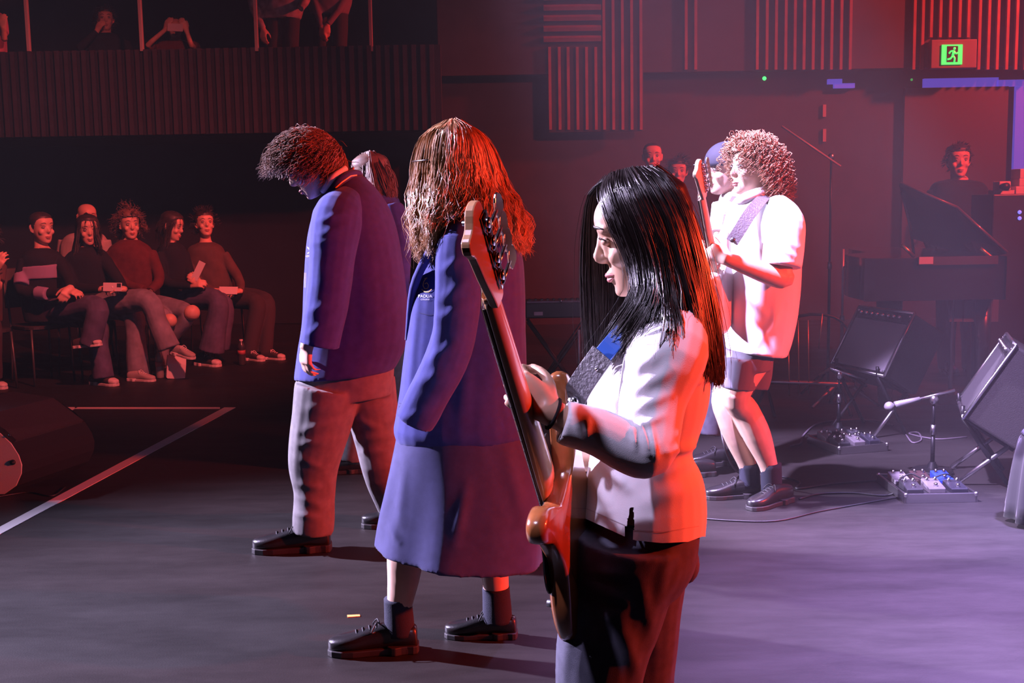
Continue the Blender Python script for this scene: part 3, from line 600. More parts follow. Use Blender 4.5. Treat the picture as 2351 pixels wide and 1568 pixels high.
# ------------------------------------------------------------------ guitars
def outline(pts, m=6):
    a = catmull([np.array(p, float) for p in pts+pts[:1]], m); return [tuple(q) for q in a[:-1]]
BASS_BODY = [(-.31, .00), (-.30, -.10), (-.235, -.165), (-.15, -.160), (-.06, -.115), (.03, -.125), (.09, -.165), (.125, -.150), (.115, -.100), (.065, -.055), (.055, -.028), (.055, .028), (.075, .060), (.16, .110), (.215, .150), (.195, .178), (.12, .172), (.03, .130), (-.06, .125), (-.15, .165), (-.235, .165), (-.30, .10)]
def guitar(root, M, bodym, neckm, fretm, bass=True, neckL=.60, pick=BLACKP):
    sc = 1.0 if bass else .82
    q = MB(); po = [(x*sc, y*sc) for x, y in outline(BASS_BODY, 4)]; rr = []
    for z, k in ((-.021, .93), (-.015, .985), (-.005, 1), (.005, 1), (.015, .985), (.021, .93)): rr.append([tuple(M @ Vector((x*k-.03*(1-k), y*k, z))) for x, y in po])
    q.loft(rr, 1); bo = q.build('guitar_body', bodym, root)
    q = MB(); q.prism([(x*.55*sc+.02, y*.62*sc-.035) for x, y in outline(BASS_BODY, 3)], .0205, .0235, M); q.build('pickguard', pick, bo, smooth=False)
    nl = neckL; w0, w1 = (.031, .021) if bass else (.028, .021); rr = []
    for x, w, th in ((-.02, w0, .014), (.06, w0, .014), (.10, w0, .019), (nl*.5, (w0+w1)/2, .018), (nl, w1, .016), (nl+.012, w1, .014)):
        rr.append([tuple(M @ Vector((x, w*math.cos(t), .024-.0 + (-(th*2-.014) if math.sin(t) < 0 else .008)*abs(math.sin(t))**.8))) for t in [2*math.pi*j/18 for j in range(18)]])
    q = MB(); q.loft(rr, 3); nk = q.build('neck', neckm, root)
    q = MB(); q.prism([(-.02, -w0), (nl, -w1), (nl, w1), (-.02, w0)], .0285, .0335, M); fb = q.build('fretboard', fretm, root, smooth=False, bevel=.001)
    q = MB()
    for k in range(1, 20):
        x = nl - (nl+.26*sc)*(1-2**(-k/12.)); q.box(M @ Vector((x, 0, .034)), (.0011, w1+(w0-w1)*(1-x/nl), .0009), M)
    q.build('frets', CHROME, fb, smooth=False)
    hs = [(nl, -w1), (nl+.035, -.032), (nl+.075, -.036), (nl+.185, -.040), (nl+.215, -.030), (nl+.218, .004), (nl+.195, .030), (nl+.188, .060), (nl+.165, .066), (nl+.145, .052), (nl+.085, .040), (nl+.03, .026), (nl, w1)]
    hs = [(x, -y) for x, y in hs][::-1]
    hs = [(nl+(x-nl)*(.9 if bass else .82), y*(.9 if bass else .82)) for x, y in hs]
    hs = outline(hs, 3); q = MB(); q.prism(hs, .004, .020, M); ho = q.build('headstock', neckm, root, smooth=False, bevel=.003, seg=3)
    k_ = 1 if bass else .8; ntun = 4 if bass else 6
    for k in range(ntun):
        x = nl+(.046+.036*k if bass else .04+.022*k); y = .016+.001*k
        q = MB(); q.cyl(M @ Vector((x, y, .004)), M @ Vector((x, y, .040)), .0055*k_, .0045*k_, 10)
        q.box(M @ Vector((x-.004, y+.002, .0015)), (.020*k_, .012*k_, .0035), M); q.cyl(M @ Vector((x, y-.0, -.002)), M @ Vector((x, y, -.008)), .010*k_, .009*k_, 12)
        q.cyl(M @ Vector((x-.011, y-.010, -.004)), M @ Vector((x-.011, y+.048*k_, -.004)), .004*k_, .0035*k_, 8); to = q.build('tuner', CHROME, ho)
        q = MB(); cy = y+.062*k_; po2 = [(x-.011+.021*k_*math.cos(t)*(1+.12*math.cos(3*t)), cy+.022*k_*math.sin(t)*(1+.08*math.cos(2*t))) for t in [2*math.pi*j/18 for j in range(18)]]
        q.prism(po2, -.0062, -.0018, M); q.build('tuner_key', CHROME, to, smooth=False, bevel=.0012)
    q = MB(); bx = -.20*sc
    q.box(M @ Vector((bx, 0, .026)), (.028*sc, .040*sc, .005), M); q.build('bridge', CHROME, root, smooth=False, bevel=.001)
    q = MB(); q.box(M @ Vector((-.09*sc, 0, .027)), (.018, .042*sc, .007), M); q.build('pickup', BLACKP, root, smooth=False, bevel=.002)
    q = MB(); ns = 4 if bass else 6
    for k in range(ns):
        f = (k/(ns-1)-.5)*2
        q.tube([M @ Vector((bx, f*.030*sc, .036)), M @ Vector((nl, f*w1*.8, .036)), M @ Vector((nl+(.052+.042*k if bass else .04+.022*k), .016, .030))], .0011 if bass else .0007, 5, 1)
    q.build('strings', CHROME, root)
    for k in range(3):
        q = MB(); px_, py_ = -.175*sc-.038*k*sc, -.115*sc+.012*k
        q.cyl(M @ Vector((px_, py_, .020)), M @ Vector((px_, py_, .043)), .0095, .0075, 14); q.build('knob', BLACKP if bass else CHROME, root)
WOODB = mat('varnished_wood', (.26, .085, .028), .22, var=.25, vscale=14, coat=.6)
MAPLE = mat('maple_neck', (.46, .24, .12), .3, var=.12, vscale=16, coat=.4)
ROSE = mat('fretboard_dark', (.05, .022, .014), .4, var=.2, vscale=30)
bg = thing('bass_guitar', 'brown wooden bass guitar held upright by the player with long black hair', 'bass guitar', P(1300, 1200, 2.40))
nl_ = (tipc-endc).length
guitar(bg, MB_, WOODB, MAPLE, ROSE, True, nl_)
STRAP = mat('black_strap', (.085, .08, .09), .5, bump=.6, bscale=140); STRAPB = mat('blue_strap', (.02, .10, .45), .35)
def band(name, pts, w, m, parent, nrm, th=.003):
    """flat strap: sweeps a thin rectangle; nrm gives the outward side at each point"""
    ps = catmull([np.array(p) for p in pts], 5); ns = catmull([np.array(n, float) for n in nrm], 5); rr = []
    for i, p in enumerate(ps):
        t = ps[min(i+1, len(ps)-1)]-ps[max(i-1, 0)]; t /= np.linalg.norm(t); n = ns[i]-t*np.dot(ns[i], t); n /= np.linalg.norm(n); b_ = np.cross(t, n)
        rr.append([tuple(p+b_*w+n*th), tuple(p-b_*w+n*th), tuple(p-b_*w-n*th), tuple(p+b_*w-n*th)])
    q = MB(); q.loft(rr, 1); return q.build(name, m, parent, smooth=False, bevel=.001)
so = band('strap', [P(1312, 930, YC-.16), P(1330, 890, YC-.175), P(1360, 845, YC-.195), P(1384, 812, YC-.2)], .026, STRAP, bg, [(-.5, -.85, .1)]*2+[(-.5, -.8, .2)]*2)
band('strap_webbing', [P(1372, 830, YC-.19), P(1410, 785, YC-.19), P(1460, 735, YC-.18), P(1500, 705, YC-.16), P(1545, 690, YC-.08), P(1560, 692, YC)], .019, STRAPB, so, [(-.4, -.8, .3), (-.3, -.8, .4), (-.1, -.7, .7), (0, -.5, .9), (0, -.2, 1), (0, 0, 1)])
q = MB(); c = P(1320, 922, YC-.178); dn = Vector((-.45, -.88, .1)).normalized(); q.cyl(c, c+dn*.014, .012, .010, 16); q.cyl(c+dn*.014, c+dn*.018, .0065, .006, 12); q.build('strap_button', CHROME, so)
for px, py in ((1370, 848), (1378, 858)):
    q = MB(); c = P(px, py, YC-.205); q.ell(c, (.004, .004, .004)); q.build('strap_stud', CHROME, so)
# ------------------------------------------------------------------ girl in navy blazer and skirt
YBg = 3.72
gb = thing('person', 'student with long wavy blond hair walking in navy blazer and long navy skirt', 'person', (P(1050, 1400, YBg).x, YBg, 0))
MBh = headM(1040, 382, YBg-.01, 150, 6, 0, 1.0)
hl1 = G(965, 1492); hl2 = G(1192, 1462)
b = MB(); head(b, MBh, P(1062, 500, YBg), .050)
b.loft([pr(1010, 520, 1140, 520, YBg, .12), pr(990, 700, 1170, 700, YBg, .11), pr(960, 1000, 1180, 1000, YBg, .13)], 4)
an1 = P(917, 1410, hl1.y-.0); an2 = P(1142, 1385, hl2.y)
kn1 = P(945, 1190, hl1.y+.01); kn2 = P(1122, 1180, hl2.y)
b.tube([P(1010, 1000, YBg-.08), kn1, P(932, 1270, hl1.y), P(926, 1330, hl1.y), P(917, 1395, hl1.y), an1+Vector((0, 0, -.03))], [.08, .062, .061, .052, .040, .038], 16, 4)
b.tube([P(1090, 1000, YBg+.08), kn2, P(1127, 1270, hl2.y), P(1136, 1320, hl2.y), P(1140, 1365, hl2.y), an2], [.08, .062, .055, .046, .041, .038], 16, 4)
put('body', fuse(b, .006, 5), SKIN, gb)
t = MB()
t.loft([pr(1035, 492, 1115, 492, YBg, .09), pr(1012, 520, 1165, 515, YBg, .165), pr(975, 580, 1196, 575, YBg, .185), pr(948, 650, 1206, 650, YBg, .18), pr(934, 760, 1208, 760, YBg, .175), pr(920, 880, 1211, 880, YBg, .175), pr(908, 960, 1218, 945, YBg, .19), pr(904, 985, 1222, 975, YBg, .195), pr(912, 1012, 1226, 992, YBg, .19)], 4)
sv = MB(); sv.tube([P(1075, 520, YBg-.10), P(1062, 570, YBg-.185), P(1052, 690, YBg-.215), P(1034, 800, YBg-.225), P(985, 905, YBg-.215), P(952, 968, YBg-.20)], [.050, .078, .070, .066, .064, .060], 18, 4)
ST = [(1015, 690, 1080, 640, 14, .008), (1012, 730, 1070, 700, 12, .007), (1020, 620, 1060, 590, 10, .006), (985, 830, 1060, 780, 14, .008), (960, 880, 1040, 850, 14, .006), (1010, 560, 1000, 860, 12, .006), (930, 960, 1000, 935, 10, .005), (1140, 600, 1120, 950, 30, .007), (1090, 700, 1060, 980, 20, .006), (965, 600, 935, 940, 12, .005), (1180, 760, 1190, 980, 16, .005)]
bz = put('blazer', fuse(t, .0065, 6, folds(ST[7:], .0014, (14, 14, 9), 11)), NAVY, gb)
put('sleeve', fuse(sv, .0055, 4, folds(ST[:7], .0016, (14, 14, 18), 12)), NAVY, bz)
q = MB(); q.tube([P(1020, 505, YBg-.16), P(985, 580, YBg-.18), P(950, 660, YBg-.10), P(935, 780, YBg-.05)], [.010, .014, .014, .008], 8, 4); q.build('lapel', NAVY, gb)
# school crest on the breast pocket: swirl mark, PADUA / COLLEGE
GOLD = mat('crest_gold', (.75, .50, .16), .55); THREAD = mat('crest_white', (.85, .84, .86), .6)
sw = [(975+7*math.cos(a)*(1-.04*k), 652+9*math.sin(a)*(1-.02*k)) for k, a in enumerate([math.radians(-130+22*i) for i in range(16)])]
decal(bz, dpath([(974, 640), (981, 638)]+[(979, 638), (973, 646), (971, 655), (975, 663), (982, 662), (984, 655), (980, 649), (975, 652)], 1.8, 3), .002).build('crest_swirl', GOLD, bz)
decal(bz, dpath([(968, 664), (975, 670), (984, 670), (991, 664)], 2.2, 3), .002).build('crest_arc', GOLD, bz)
decal(bz, text_polys('PADUA', 976, 683, 9.5, 1.05), .002).build('crest_name', THREAD, bz)
decal(bz, text_polys('COLLEGE', 976, 689, 4.8, 1.0), .002).build('crest_subtitle', THREAD, bz)
decal(bz, dpath([(962, 718), (985, 724), (1002, 720)], 1.6, 4), .001).build('pocket_edge', NAVY_SK, bz)
for px, py in ((922, 855), (918, 930)):
    m_ = decal(bz, [[(px+5*math.cos(a), py+5*math.sin(a)) for a in [2*math.pi*j/12 for j in range(12)]]], .004); m_.build('button', BLACKP, bz)
# skirt
t = MB(); rr = []
for yl, xl, yr, xr, d, w in ((980, 915, 970, 1216, .185, .0), (1040, 902, 1040, 1232, .21, .004), (1110, 886, 1110, 1250, .24, .010), (1180, 868, 1190, 1262, .27, .016), (1237, 857, 1278, 1258, .30, .022)):
    r_ = pr(xl, yl, xr, yr, YBg, d, 2.1, 72); c = np.mean(np.array(r_), 0); o = []
    for j, p in enumerate(r_):
        th = 2*math.pi*j/72; k = 1 + w*(math.sin(th*7+.6)+.6*math.sin(th*11+2))*1.1; p = np.array(p); o.append(tuple(c+(p-c)*np.array([k, k, 1])))
    rr.append(o)
t.loft(rr, 5); sk = put('skirt', fuse(t, .0075, 4, folds([(905, 1060, 872, 1220, 12, .008), (930, 1050, 915, 1200, 12, .005), (890, 1200, 915, 1245, 8, .006), (1072, 1110, 1045, 1250, 14, .009), (1160, 1030, 1200, 1200, 18, .009), (1205, 1020, 1250, 1200, 12, .009)], .0015, (12, 12, 6), 4)), NAVY_SK, gb)
for an, hl in ((an1, hl1), (an2, hl2)):
    q = MB(); up = Vector((0, 0, 1)); k0 = an+Vector((-.004, 0, .055)); k1 = Vector((an.x+.0, hl.y, .055)); q.tube([k0, k0.lerp(k1, .3), k0.lerp(k1, .7), k1], [.045, .046, .048, .047], 16, 4); q.build('sock', SOCK, gb)
shoe(gb, Vector((hl1.x-.01, hl1.y, 0)), 184, .285, 0); shoe(gb, Vector((hl2.x-.01, hl2.y, 0)), 176, .238, 0)
GB = [[(1022, 284, YBg), (964, 326, YBg-.01), (944, 430, YBg-.03), (940, 520, YBg-.08), (966, 622, YBg-.12)],
      [(1026, 281, YBg-.02), (982, 320, YBg-.075), (966, 430, YBg-.09), (964, 520, YBg-.14), (976, 622, YBg-.17)],
      [(1032, 279, YBg-.03), (1008, 312, YBg-.125), (996, 420, YBg-.13), (992, 500, YBg-.19), (988, 605, YBg-.21)],
      [(1038, 277, YBg-.04), (1032, 310, YBg-.14), (1026, 410, YBg-.15), (1022, 470, YBg-.17), (1020, 510, YBg-.22)],
      [(1044, 277, YBg-.04), (1058, 310, YBg-.14), (1066, 410, YBg-.15), (1078, 470, YBg-.18), (1092, 520, YBg-.22)],
      [(1049, 278, YBg-.03), (1086, 314, YBg-.125), (1108, 420, YBg-.13), (1134, 500, YBg-.18), (1160, 580, YBg-.19)],
      [(1055, 280, YBg-.02), (1110, 324, YBg-.075), (1142, 430, YBg-.09), (1178, 510, YBg-.14), (1196, 600, YBg-.15)],
      [(1058, 282, YBg), (1122, 330, YBg+.0), (1164, 430, YBg-.02), (1208, 510, YBg-.06), (1216, 595, YBg-.08)],
      [(1055, 282, YBg+.03), (1108, 340, YBg+.07), (1150, 430, YBg+.09), (1190, 520, YBg+.08), (1205, 600, YBg+.06)]]
hc = Vector(MBh.translation)+Vector((.02, 0, -.08))
strands('hair', guide_paths(GB, 4400, 20, .011, .016, .080, 8, 5, .026, hc, .16), H_BLOND, gb, .0019)
strands('flyaway_hair', guide_paths(GB, 130, 18, .020, .016, .09, 1, 15, -.012, hc, .25), H_BLOND, gb, .0007)
hair_cap(MBh, gb, H_BLOND, .010, .003, 2, 'scalp_hair')
q = MB(); q.tube([P(946, 371, YBg-.02), P(962, 369, YBg-.09), P(990, 366, YBg-.12)], .0025, 6, 2); q.build('glasses_arm', CHROME, gb)
# ------------------------------------------------------------------ boy in navy blazer
YA = 4.86
ab = thing('person', 'student with short wavy brown hair, bowed head, navy blazer and grey trousers', 'person', (P(740, 1200, YA).x, YA, 0))
MA = headM(714, 378, YA-.02, 184, 36, 0, 1.05)
hA = G(758, 1262); hA2 = G(985, 1205)
b = MB(); head(b, MA, P(808, 425, YA), .060)
b.loft([pr(760, 440, 860, 440, YA, .10), pr(730, 600, 890, 600, YA, .13), pr(710, 850, 890, 850, YA, .13)], 4)
wrA = P(706, 790, YA-.24); HA = frame(P(706, 786, YA-.24), Vector((-.14, -.05, -1)), Vector((-.75, -.66, 0)))
b.tube([P(780, 500, YA-.2), P(748, 650, YA-.23), wrA, HA @ Vector((.02, 0, 0))], [.05, .042, .028, .028], 12, 3); hand(b, HA, -1, (.45, .5, .55, .6), (.25, .1), .98, .03)
b.tube([P(740, 880, YA-.08), P(725, 1040, YA-.09), Vector((hA.x-.07, hA.y, .08))], [.08, .055, .04], 12, 3)
b.tube([P(830, 880, YA+.08), P(870, 1040, YA+.08), Vector((hA2.x-.07, hA2.y, .08))], [.08, .055, .04], 12, 3)
put('body', fuse(b, .006, 5), SKIN, ab); face_parts(MA, ab, H_BROWN)
t = MB()
t.loft([pr(752, 432, 832, 402, YA, .095), pr(735, 462, 868, 440, YA, .17), pr(718, 505, 896, 485, YA, .20), pr(706, 560, 916, 545, YA, .205), pr(700, 640, 930, 640, YA, .20), pr(695, 740, 937, 740, YA, .195), pr(684, 810, 930, 800, YA, .195), pr(677, 868, 908, 846, YA, .20)], 4)
sv = MB(); sv.tube([P(800, 455, YA-.12), P(775, 500, YA-.205), P(762, 600, YA-.235), P(752, 690, YA-.245), P(733, 793, YA-.245)], [.06, .098, .090, .084, .080], 18, 4)
ST = [(735, 540, 790, 520, 10, .007), (740, 505, 795, 490, 8, .006), (722, 560, 800, 545, 9, .005), (705, 720, 770, 690, 10, .005), (705, 770, 760, 735, 9, .006), (900, 520, 915, 840, 24, .006), (850, 560, 860, 820, 26, .005)]
az = put('blazer', fuse(t, .0075, 5, folds(ST[5:], .0015, (12, 12, 8), 21)), NAVY, ab)
put('sleeve', fuse(sv, .006, 4, folds(ST[:5], .0018, (12, 12, 18), 22)), NAVY, az)
q = MB(); q.tube([P(748, 452, YA-.10), P(778, 418, YA-.13), P(806, 400, YA-.07), P(824, 400, YA+.04)], [.010, .017, .018, .016], 10, 4); bc_ = q.build('blazer_collar', NAVY, ab)
decal(bc_, dpath([(770, 432), (786, 418), (806, 404), (820, 402)], 3, 6), .002).build('collar_piping', GOLD, bc_)
q = MB(); q.tube([P(740, 440, YA-.09), P(764, 410, YA-.115), P(794, 386, YA-.07)], [.012, .018, .012], 10, 4); q.build('shirt_collar', WHITE, ab)
decal(az, dpath([(704, 566), (710, 572), (712, 578), (706, 582)], 2.5, 3)+text_polys('PADUA', 707, 590, 6, 1), .002).build('crest', GOLD, az)
decal(az, dpath([(701, 604), (700, 660)], 3.5, 5), .002).build('badge_bar', GOLD, az)
t = MB()
t.loft([pr(690, 830, 905, 820, YA, .17), pr(682, 870, 904, 860, YA, .175), pr(676, 920, 898, 905, YA, .165)], 4)
t.tube([P(752, 890, YA-.08), P(742, 950, YA-.085), P(729, 1010, YA-.09), P(720, 1070, YA-.09), P(722, 1130, YA-.09), P(720, 1190, hA.y), P(718, 1222, hA.y)], [.135, .128, .118, .103, .086, .088, .084], 20, 4)
t.tube([P(838, 880, YA+.07), P(855, 950, YA+.07), P(865, 1010, YA+.07), P(878, 1080, YA+.07), P(905, 1150, hA2.y), P(925, 1185, hA2.y)], [.13, .11, .095, .085, .085, .085], 20, 4)
ST = [(690, 990, 770, 970, 10, .008), (690, 1020, 760, 1010, 9, .008), (685, 1050, 740, 1075, 9, .007), (680, 1110, 740, 1120, 9, .008), (685, 1140, 745, 1165, 10, .008), (680, 1180, 730, 1190, 8, .007), (700, 940, 760, 930, 12, .006), (690, 890, 676, 1100, 10, .005), (820, 1010, 890, 1000, 9, .009), (815, 960, 870, 985, 9, .009), (830, 1040, 890, 1035, 8, .007), (830, 1060, 870, 1160, 10, .006), (750, 1090, 770, 1150, 10, .006)]
put('trousers', fuse(t, .0075, 4, folds([(*s_[:5], s_[5]*.95) for s_ in ST], .0014, (10, 10, 14), 33)), GREY, ab)
shoe(ab, Vector((hA.x, hA.y, 0)), 183, .320, 0); shoe(ab, Vector((hA2.x, hA2.y, 0)), 183, .30, 0)
hair_cap(MA, ab, H_BROWN, .010, .003, 5, 'scalp_hair', freq=20)
RA = (.122, .104, .142)
strands('hair', scalp_paths(MA, 4200, .070, (.45, 0, -.1), .35, .007, .07, 6, 11, RA, .22, -.03, .05, .16, clump=3, lenvar=.3)+
        scalp_paths(MA, 1100, .085, (.9, 0, .0), .35, .007, .08, 8, 11, RA, .30, .06, .2, .16, clump=4), H_BROWN, ab, .0018)
# ------------------------------------------------------------------ guitarist with curly hair
YD = 5.45
ta, te = P(1622, 455, YD-.42), P(1655, 640, YD-.22); GM = frame(te, ta-te, Vector((-.85, .5, 0)))
gd = thing('person', 'guitarist with curly light brown hair, untucked white short-sleeved shirt and grey shorts', 'person', (P(1740, 1150, YD).x, YD, 0))
MD = headM(1728, 388, YD-.02, 198, 2, 0, 1.02)
hD1 = G(1733, 1140); hD2 = G(1812, 1150)
b = MB(); head(b, MD, P(1745, 470, YD), .058)
b.loft([pr(1690, 480, 1800, 480, YD, .12), pr(1670, 600, 1810, 600, YD, .12), pr(1680, 800, 1780, 800, YD, .13)], 4)
elD = P(1796, 640, YD-.26); wrD = P(1672, 596, YD-.34); HD = frame(wrD, Vector((-.75, .15, .35)), Vector((-.2, -.95, -.1)))
b.tube([P(1790, 500, YD-.19), elD], [.055, .046], 14, 3); b.tube([elD+Vector((.01, 0, .02)), elD, elD.lerp(wrD, .4), wrD, HD @ Vector((.02, 0, 0))], [.045, .047, .046, .030, .029], 14, 3); hand(b, HD, -1, (.9, .9, .85, .85), (.1, 0), 1.05)
RG = GM.to_3x3(); wrD2 = GM @ Vector((-.09, .165, .076)); HD2 = frame(wrD2, RG @ Vector((.15, -1, -.10)), RG @ Vector((0, 0, 1)))
b.tube([P(1730, 500, YD+.19), P(1700, 620, YD+.30), wrD2, HD2 @ Vector((.02, 0, 0))], [.055, .045, .029, .028], 12, 3); hand(b, HD2, 1, (.22, .24, .26, .28), (.0, .1), 1.0)
b.tube([P(1715, 810, YD+.08), P(1664, 905, YD+.06), P(1674, 960, hD1.y), P(1694, 1010, hD1.y), P(1716, 1070, hD1.y), P(1722, 1110, hD1.y)], [.085, .062, .060, .058, .042, .042], 16, 4)
b.tube([P(1735, 810, YD-.08), P(1690, 905, YD-.09), P(1712, 945, hD2.y), P(1738, 1000, hD2.y), P(1764, 1068, hD2.y), P(1772, 1115, hD2.y)], [.090, .066, .066, .066, .044, .044], 16, 4)
put('body', fuse(b, .0065, 5), SKIN, gd); face_parts(MD, gd, H_CURL)
t = MB()
t.loft([pr(1712, 440, 1772, 446, YD, .08), pr(1685, 462, 1800, 460, YD, .175), pr(1668, 500, 1822, 490, YD, .205), pr(1655, 560, 1833, 560, YD, .20), pr(1650, 620, 1836, 620, YD, .195), pr(1656, 700, 1832, 700, YD, .19), pr(1664, 770, 1815, 775, YD, .195), pr(1668, 799, 1801, 815, YD, .20)], 4)
sv = MB(); sv.tube([P(1780, 470, YD-.12), P(1796, 510, YD-.20), P(1798, 560, YD-.235), P(1794, 612, YD-.255)], [.06, .095, .092, .088], 18, 4)
t.tube([P(1730, 470, YD+.12), P(1725, 520, YD+.2), P(1715, 610, YD+.27)], [.06, .09, .08], 16, 4)
ST = [(1760, 520, 1830, 570, 8, .007), (1770, 555, 1825, 590, 7, .006), (1755, 720, 1700, 660, 10, .007), (1740, 790, 1790, 720, 10, .007), (1780, 690, 1775, 760, 8, .006), (1700, 640, 1680, 780, 12, .006), (1735, 560, 1760, 600, 8, .006), (1720, 690, 1730, 790, 10, .005)]
dz_ = put('shirt', fuse(t, .0075, 5, folds(ST, .002, (14, 14, 12), 44)), WHITE, gd)
put('sleeve', fuse(sv, .0065, 4, folds(ST[:2], .002, (14, 14, 12), 46)), WHITE, dz_)
q = MB(); q.tube([P(1690, 462, YD-.09), P(1712, 455, YD-.13), P(1745, 442, YD-.11), P(1770, 440, YD-.03)], [.014, .026, .024, .02], 10, 4); q.build('collar', WHITE, gd)
t = MB(); t.loft([pr(1672, 770, 1790, 780, YD, .17), pr(1668, 815, 1772, 820, YD, .175), pr(1664, 845, 1765, 845, YD, .17)], 4)
t.tube([P(1705, 825, YD-.085), P(1698, 865, YD-.09), P(1694, 893, YD-.09)], [.095, .086, .082], 18, 4); t.tube([P(1725, 825, YD+.08), P(1705, 865, YD+.07), P(1690, 890, YD+.06)], [.095, .088, .085], 18, 4); t.tube([P(1735, 825, YD-.02), P(1738, 865, YD-.01), P(1735, 893, YD-.01)], [.085, .07, .06], 18, 4)
put('shorts', fuse(t, .008, 4, folds((), .002, (14, 14, 12), 45)), SHORTS, gd)
for px, hy in ((1720, hD1.y), (1770, hD2.y)):
    q = MB(); a = P(px, 1064, hy); q.tube([a, a.lerp(Vector((a.x+.005, hy, .05)), .5), Vector((a.x+.005, hy, .05))], [.050, .050, .050], 14, 3); q.build('sock', SOCK, gd)
shoe(gd, Vector((hD1.x+.02, hD1.y, 0)), 186, .265); shoe(gd, Vector((hD2.x+.0, hD2.y, 0)), 216, .275)
hair_cap(MD, gd, H_CURL, .020, .012, 9, 'scalp_hair', freq=24)
strands('hair', scalp_paths(MD, 1500, .12, (-.28, 0, 0), 1.3, .012, .034, 16, 18, (.120, .102, .140), .5, -.05, .03, .25, clump=4)+scalp_paths(MD, 70, .035, (.3, 0, .2), .3, .010, .035, 17, 12, (.116, .098, .136), .6, .08, .3, .3, clump=4), H_CURL, gd, .0026)
gg = thing('electric_guitar', 'pale electric guitar held by the curly-haired guitarist, neck pointing up', 'electric guitar', P(1660, 650, YD-.3))
guitar(gg, GM, mat('pale_guitar', (.70, .68, .66), .25, coat=.5), mat('pale_neck', (.62, .48, .36), .35), ROSE, False, (ta-te).length)
so2 = band('strap', [P(1680, 556, YD-.27), P(1700, 525, YD-.27), P(1722, 490, YD-.25), P(1745, 462, YD-.19), P(1762, 446, YD-.1)], .028, STRAP, gg, [(-.3, -.95, .1)]*3+[(-.1, -.7, .7), (0, -.3, 1)])
q = MB(); c = P(1682, 551, YD-.28); q.cyl(c, c+Vector((-.2, -.95, .1))*.012, .013, .011, 14); q.build('strap_button', BLACKP, so2)
# ------------------------------------------------------------------ people built from a pose
def figure(lab, Y, hd, torso, arms, legs, shoes, top, bottom, hairf, skin=SKIN, brow=H_DARK, vox=.0085, topname='jumper', botname='jeans', e=2.3, extra_bare=(), base=None, faces=True):
    hp = P(hd[0], hd[1], Y+hd[2]); root = thing('person', lab, 'person', base if base is not None else (hp.x, Y, 0))
    M = headM(hd[0], hd[1], Y+hd[2], hd[3], hd[4], hd[6] if len(hd) > 6 else 0, hd[5])
    pt = lambda q: P(q[0], q[1], Y+q[2])
    b = MB(); t0 = torso[0]; head(b, M, P((t0[0]+t0[2])/2, t0[1]+4, Y+(t0[4] if len(t0) > 4 else 0)), .052*hd[5])
    core = [pr(x0+(x1-x0)*.15, y, x1-(x1-x0)*.15, y, Y+(r[0] if r else 0), d*.7) for x0, y, x1, d, *r in torso]; b.loft(core, 2)
    tm = MB(); tm.loft([pr(x0, y, x1, y, Y+(r[0] if r else 0), d, e) for x0, y, x1, d, *r in torso], 4)
    for A in arms:
        pts = [pt(q) for q in A['p']]; rr = A.get('r', (.058, .046, .036)); bare = A.get('bare', 0)
        b.tube(pts, [x*.72 for x in rr], 10, 3)
        if bare < 2:
            if bare == 0: tm.tube(pts, rr, 14, 4)
            else: tm.tube([pts[0], pts[0].lerp(pts[1], .75)], [rr[0]*1.15, rr[1]*1.25], 14, 3)
        if 'h' in A:
            x, z, side, curl = A['h']; H_ = frame(pts[-1], Vector(x), Vector(z)); b.tube([pts[-1], H_ @ Vector((.02, 0, 0))], [.026, .028], 10, 2); hand(b, H_, side, (curl,)*4, (.2, .1), 1.05)
    bm_ = MB()
    for L in legs:
        pts = [pt(q) for q in L['p']]; rr = L.get('r', (.095, .075, .065)); b.tube(pts, [x*.6 for x in rr], 10, 3); bm_.tube(pts, rr, 16, 4)
    for q, r in extra_bare: b.ell(pt(q), (r, r, r))
    put('body', fuse(b, vox*.8, 3), skin, root)
    if faces: face_parts(M, root, brow)
    put(topname, fuse(tm, vox, 4, folds((), .0028, (16, 16, 16), int(abs(hd[0])))), top, root)
    if bm_.v: put(botname, fuse(bm_, vox, 4, folds((), .003, (16, 16, 16), int(abs(hd[1])))), bottom, root)
    for s in shoes: shoe(root, s[0], s[1], s[2], s[3] if len(s) > 3 else 0, **(s[4] if len(s) > 4 else {}))
    if hairf: hairf(M, root)
    return root, M
def hair_short(m, n=350, L=.05, comb=(.2, 0, 0), grav=.5, curl=0, seed=3, r=(.110, .090, .130), t=.012):
    def f(M, root):
        hair_cap(M, root, m, t, .006, seed, 'scalp_hair'); strands('hair', scalp_paths(M, n, L, comb, grav, curl, .05, seed, 8, r, .5, -.02, .05, .25, clump=4), m, root, .003)
    return f
def hair_long(m, guides, n=420, wave=.006):
    def f(M, root):
        hair_cap(M, root, m, .012, .003, 4, 'scalp_hair', drop=-.012); strands('hair', guide_paths(guides, n, 12, .012, wave, .12, 5, 7, .012, M.translation, .15)+scalp_paths(M, 500, .08, (-.12, 0, -.1), 2.2, 0, .05, 5, 8, (.108, .088, .131), .05, -.02, .05, .05, clump=3), m, root, .0028)
    return f
def hair_none(m):
    def f(M, root): hair_cap(M, root, m, .004, .001, 4, 'hair', drop=-.03)
    return f
JEAN = mat('blue_jeans', (.085, .085, .15), .85, bump=.2, bscale=400, var=.25, vscale=12, spec=.2)
JEANL = mat('light_jeans', (.20, .21, .25), .85, bump=.2, bscale=400, var=.25, vscale=12, spec=.2)
DARKW = mat('dark_jumper', (.018, .017, .022), .9, bump=.2, bscale=300, spec=.15); LILAC = mat('lilac_knit', (.30, .25, .40), .9, bump=.3, bscale=300)
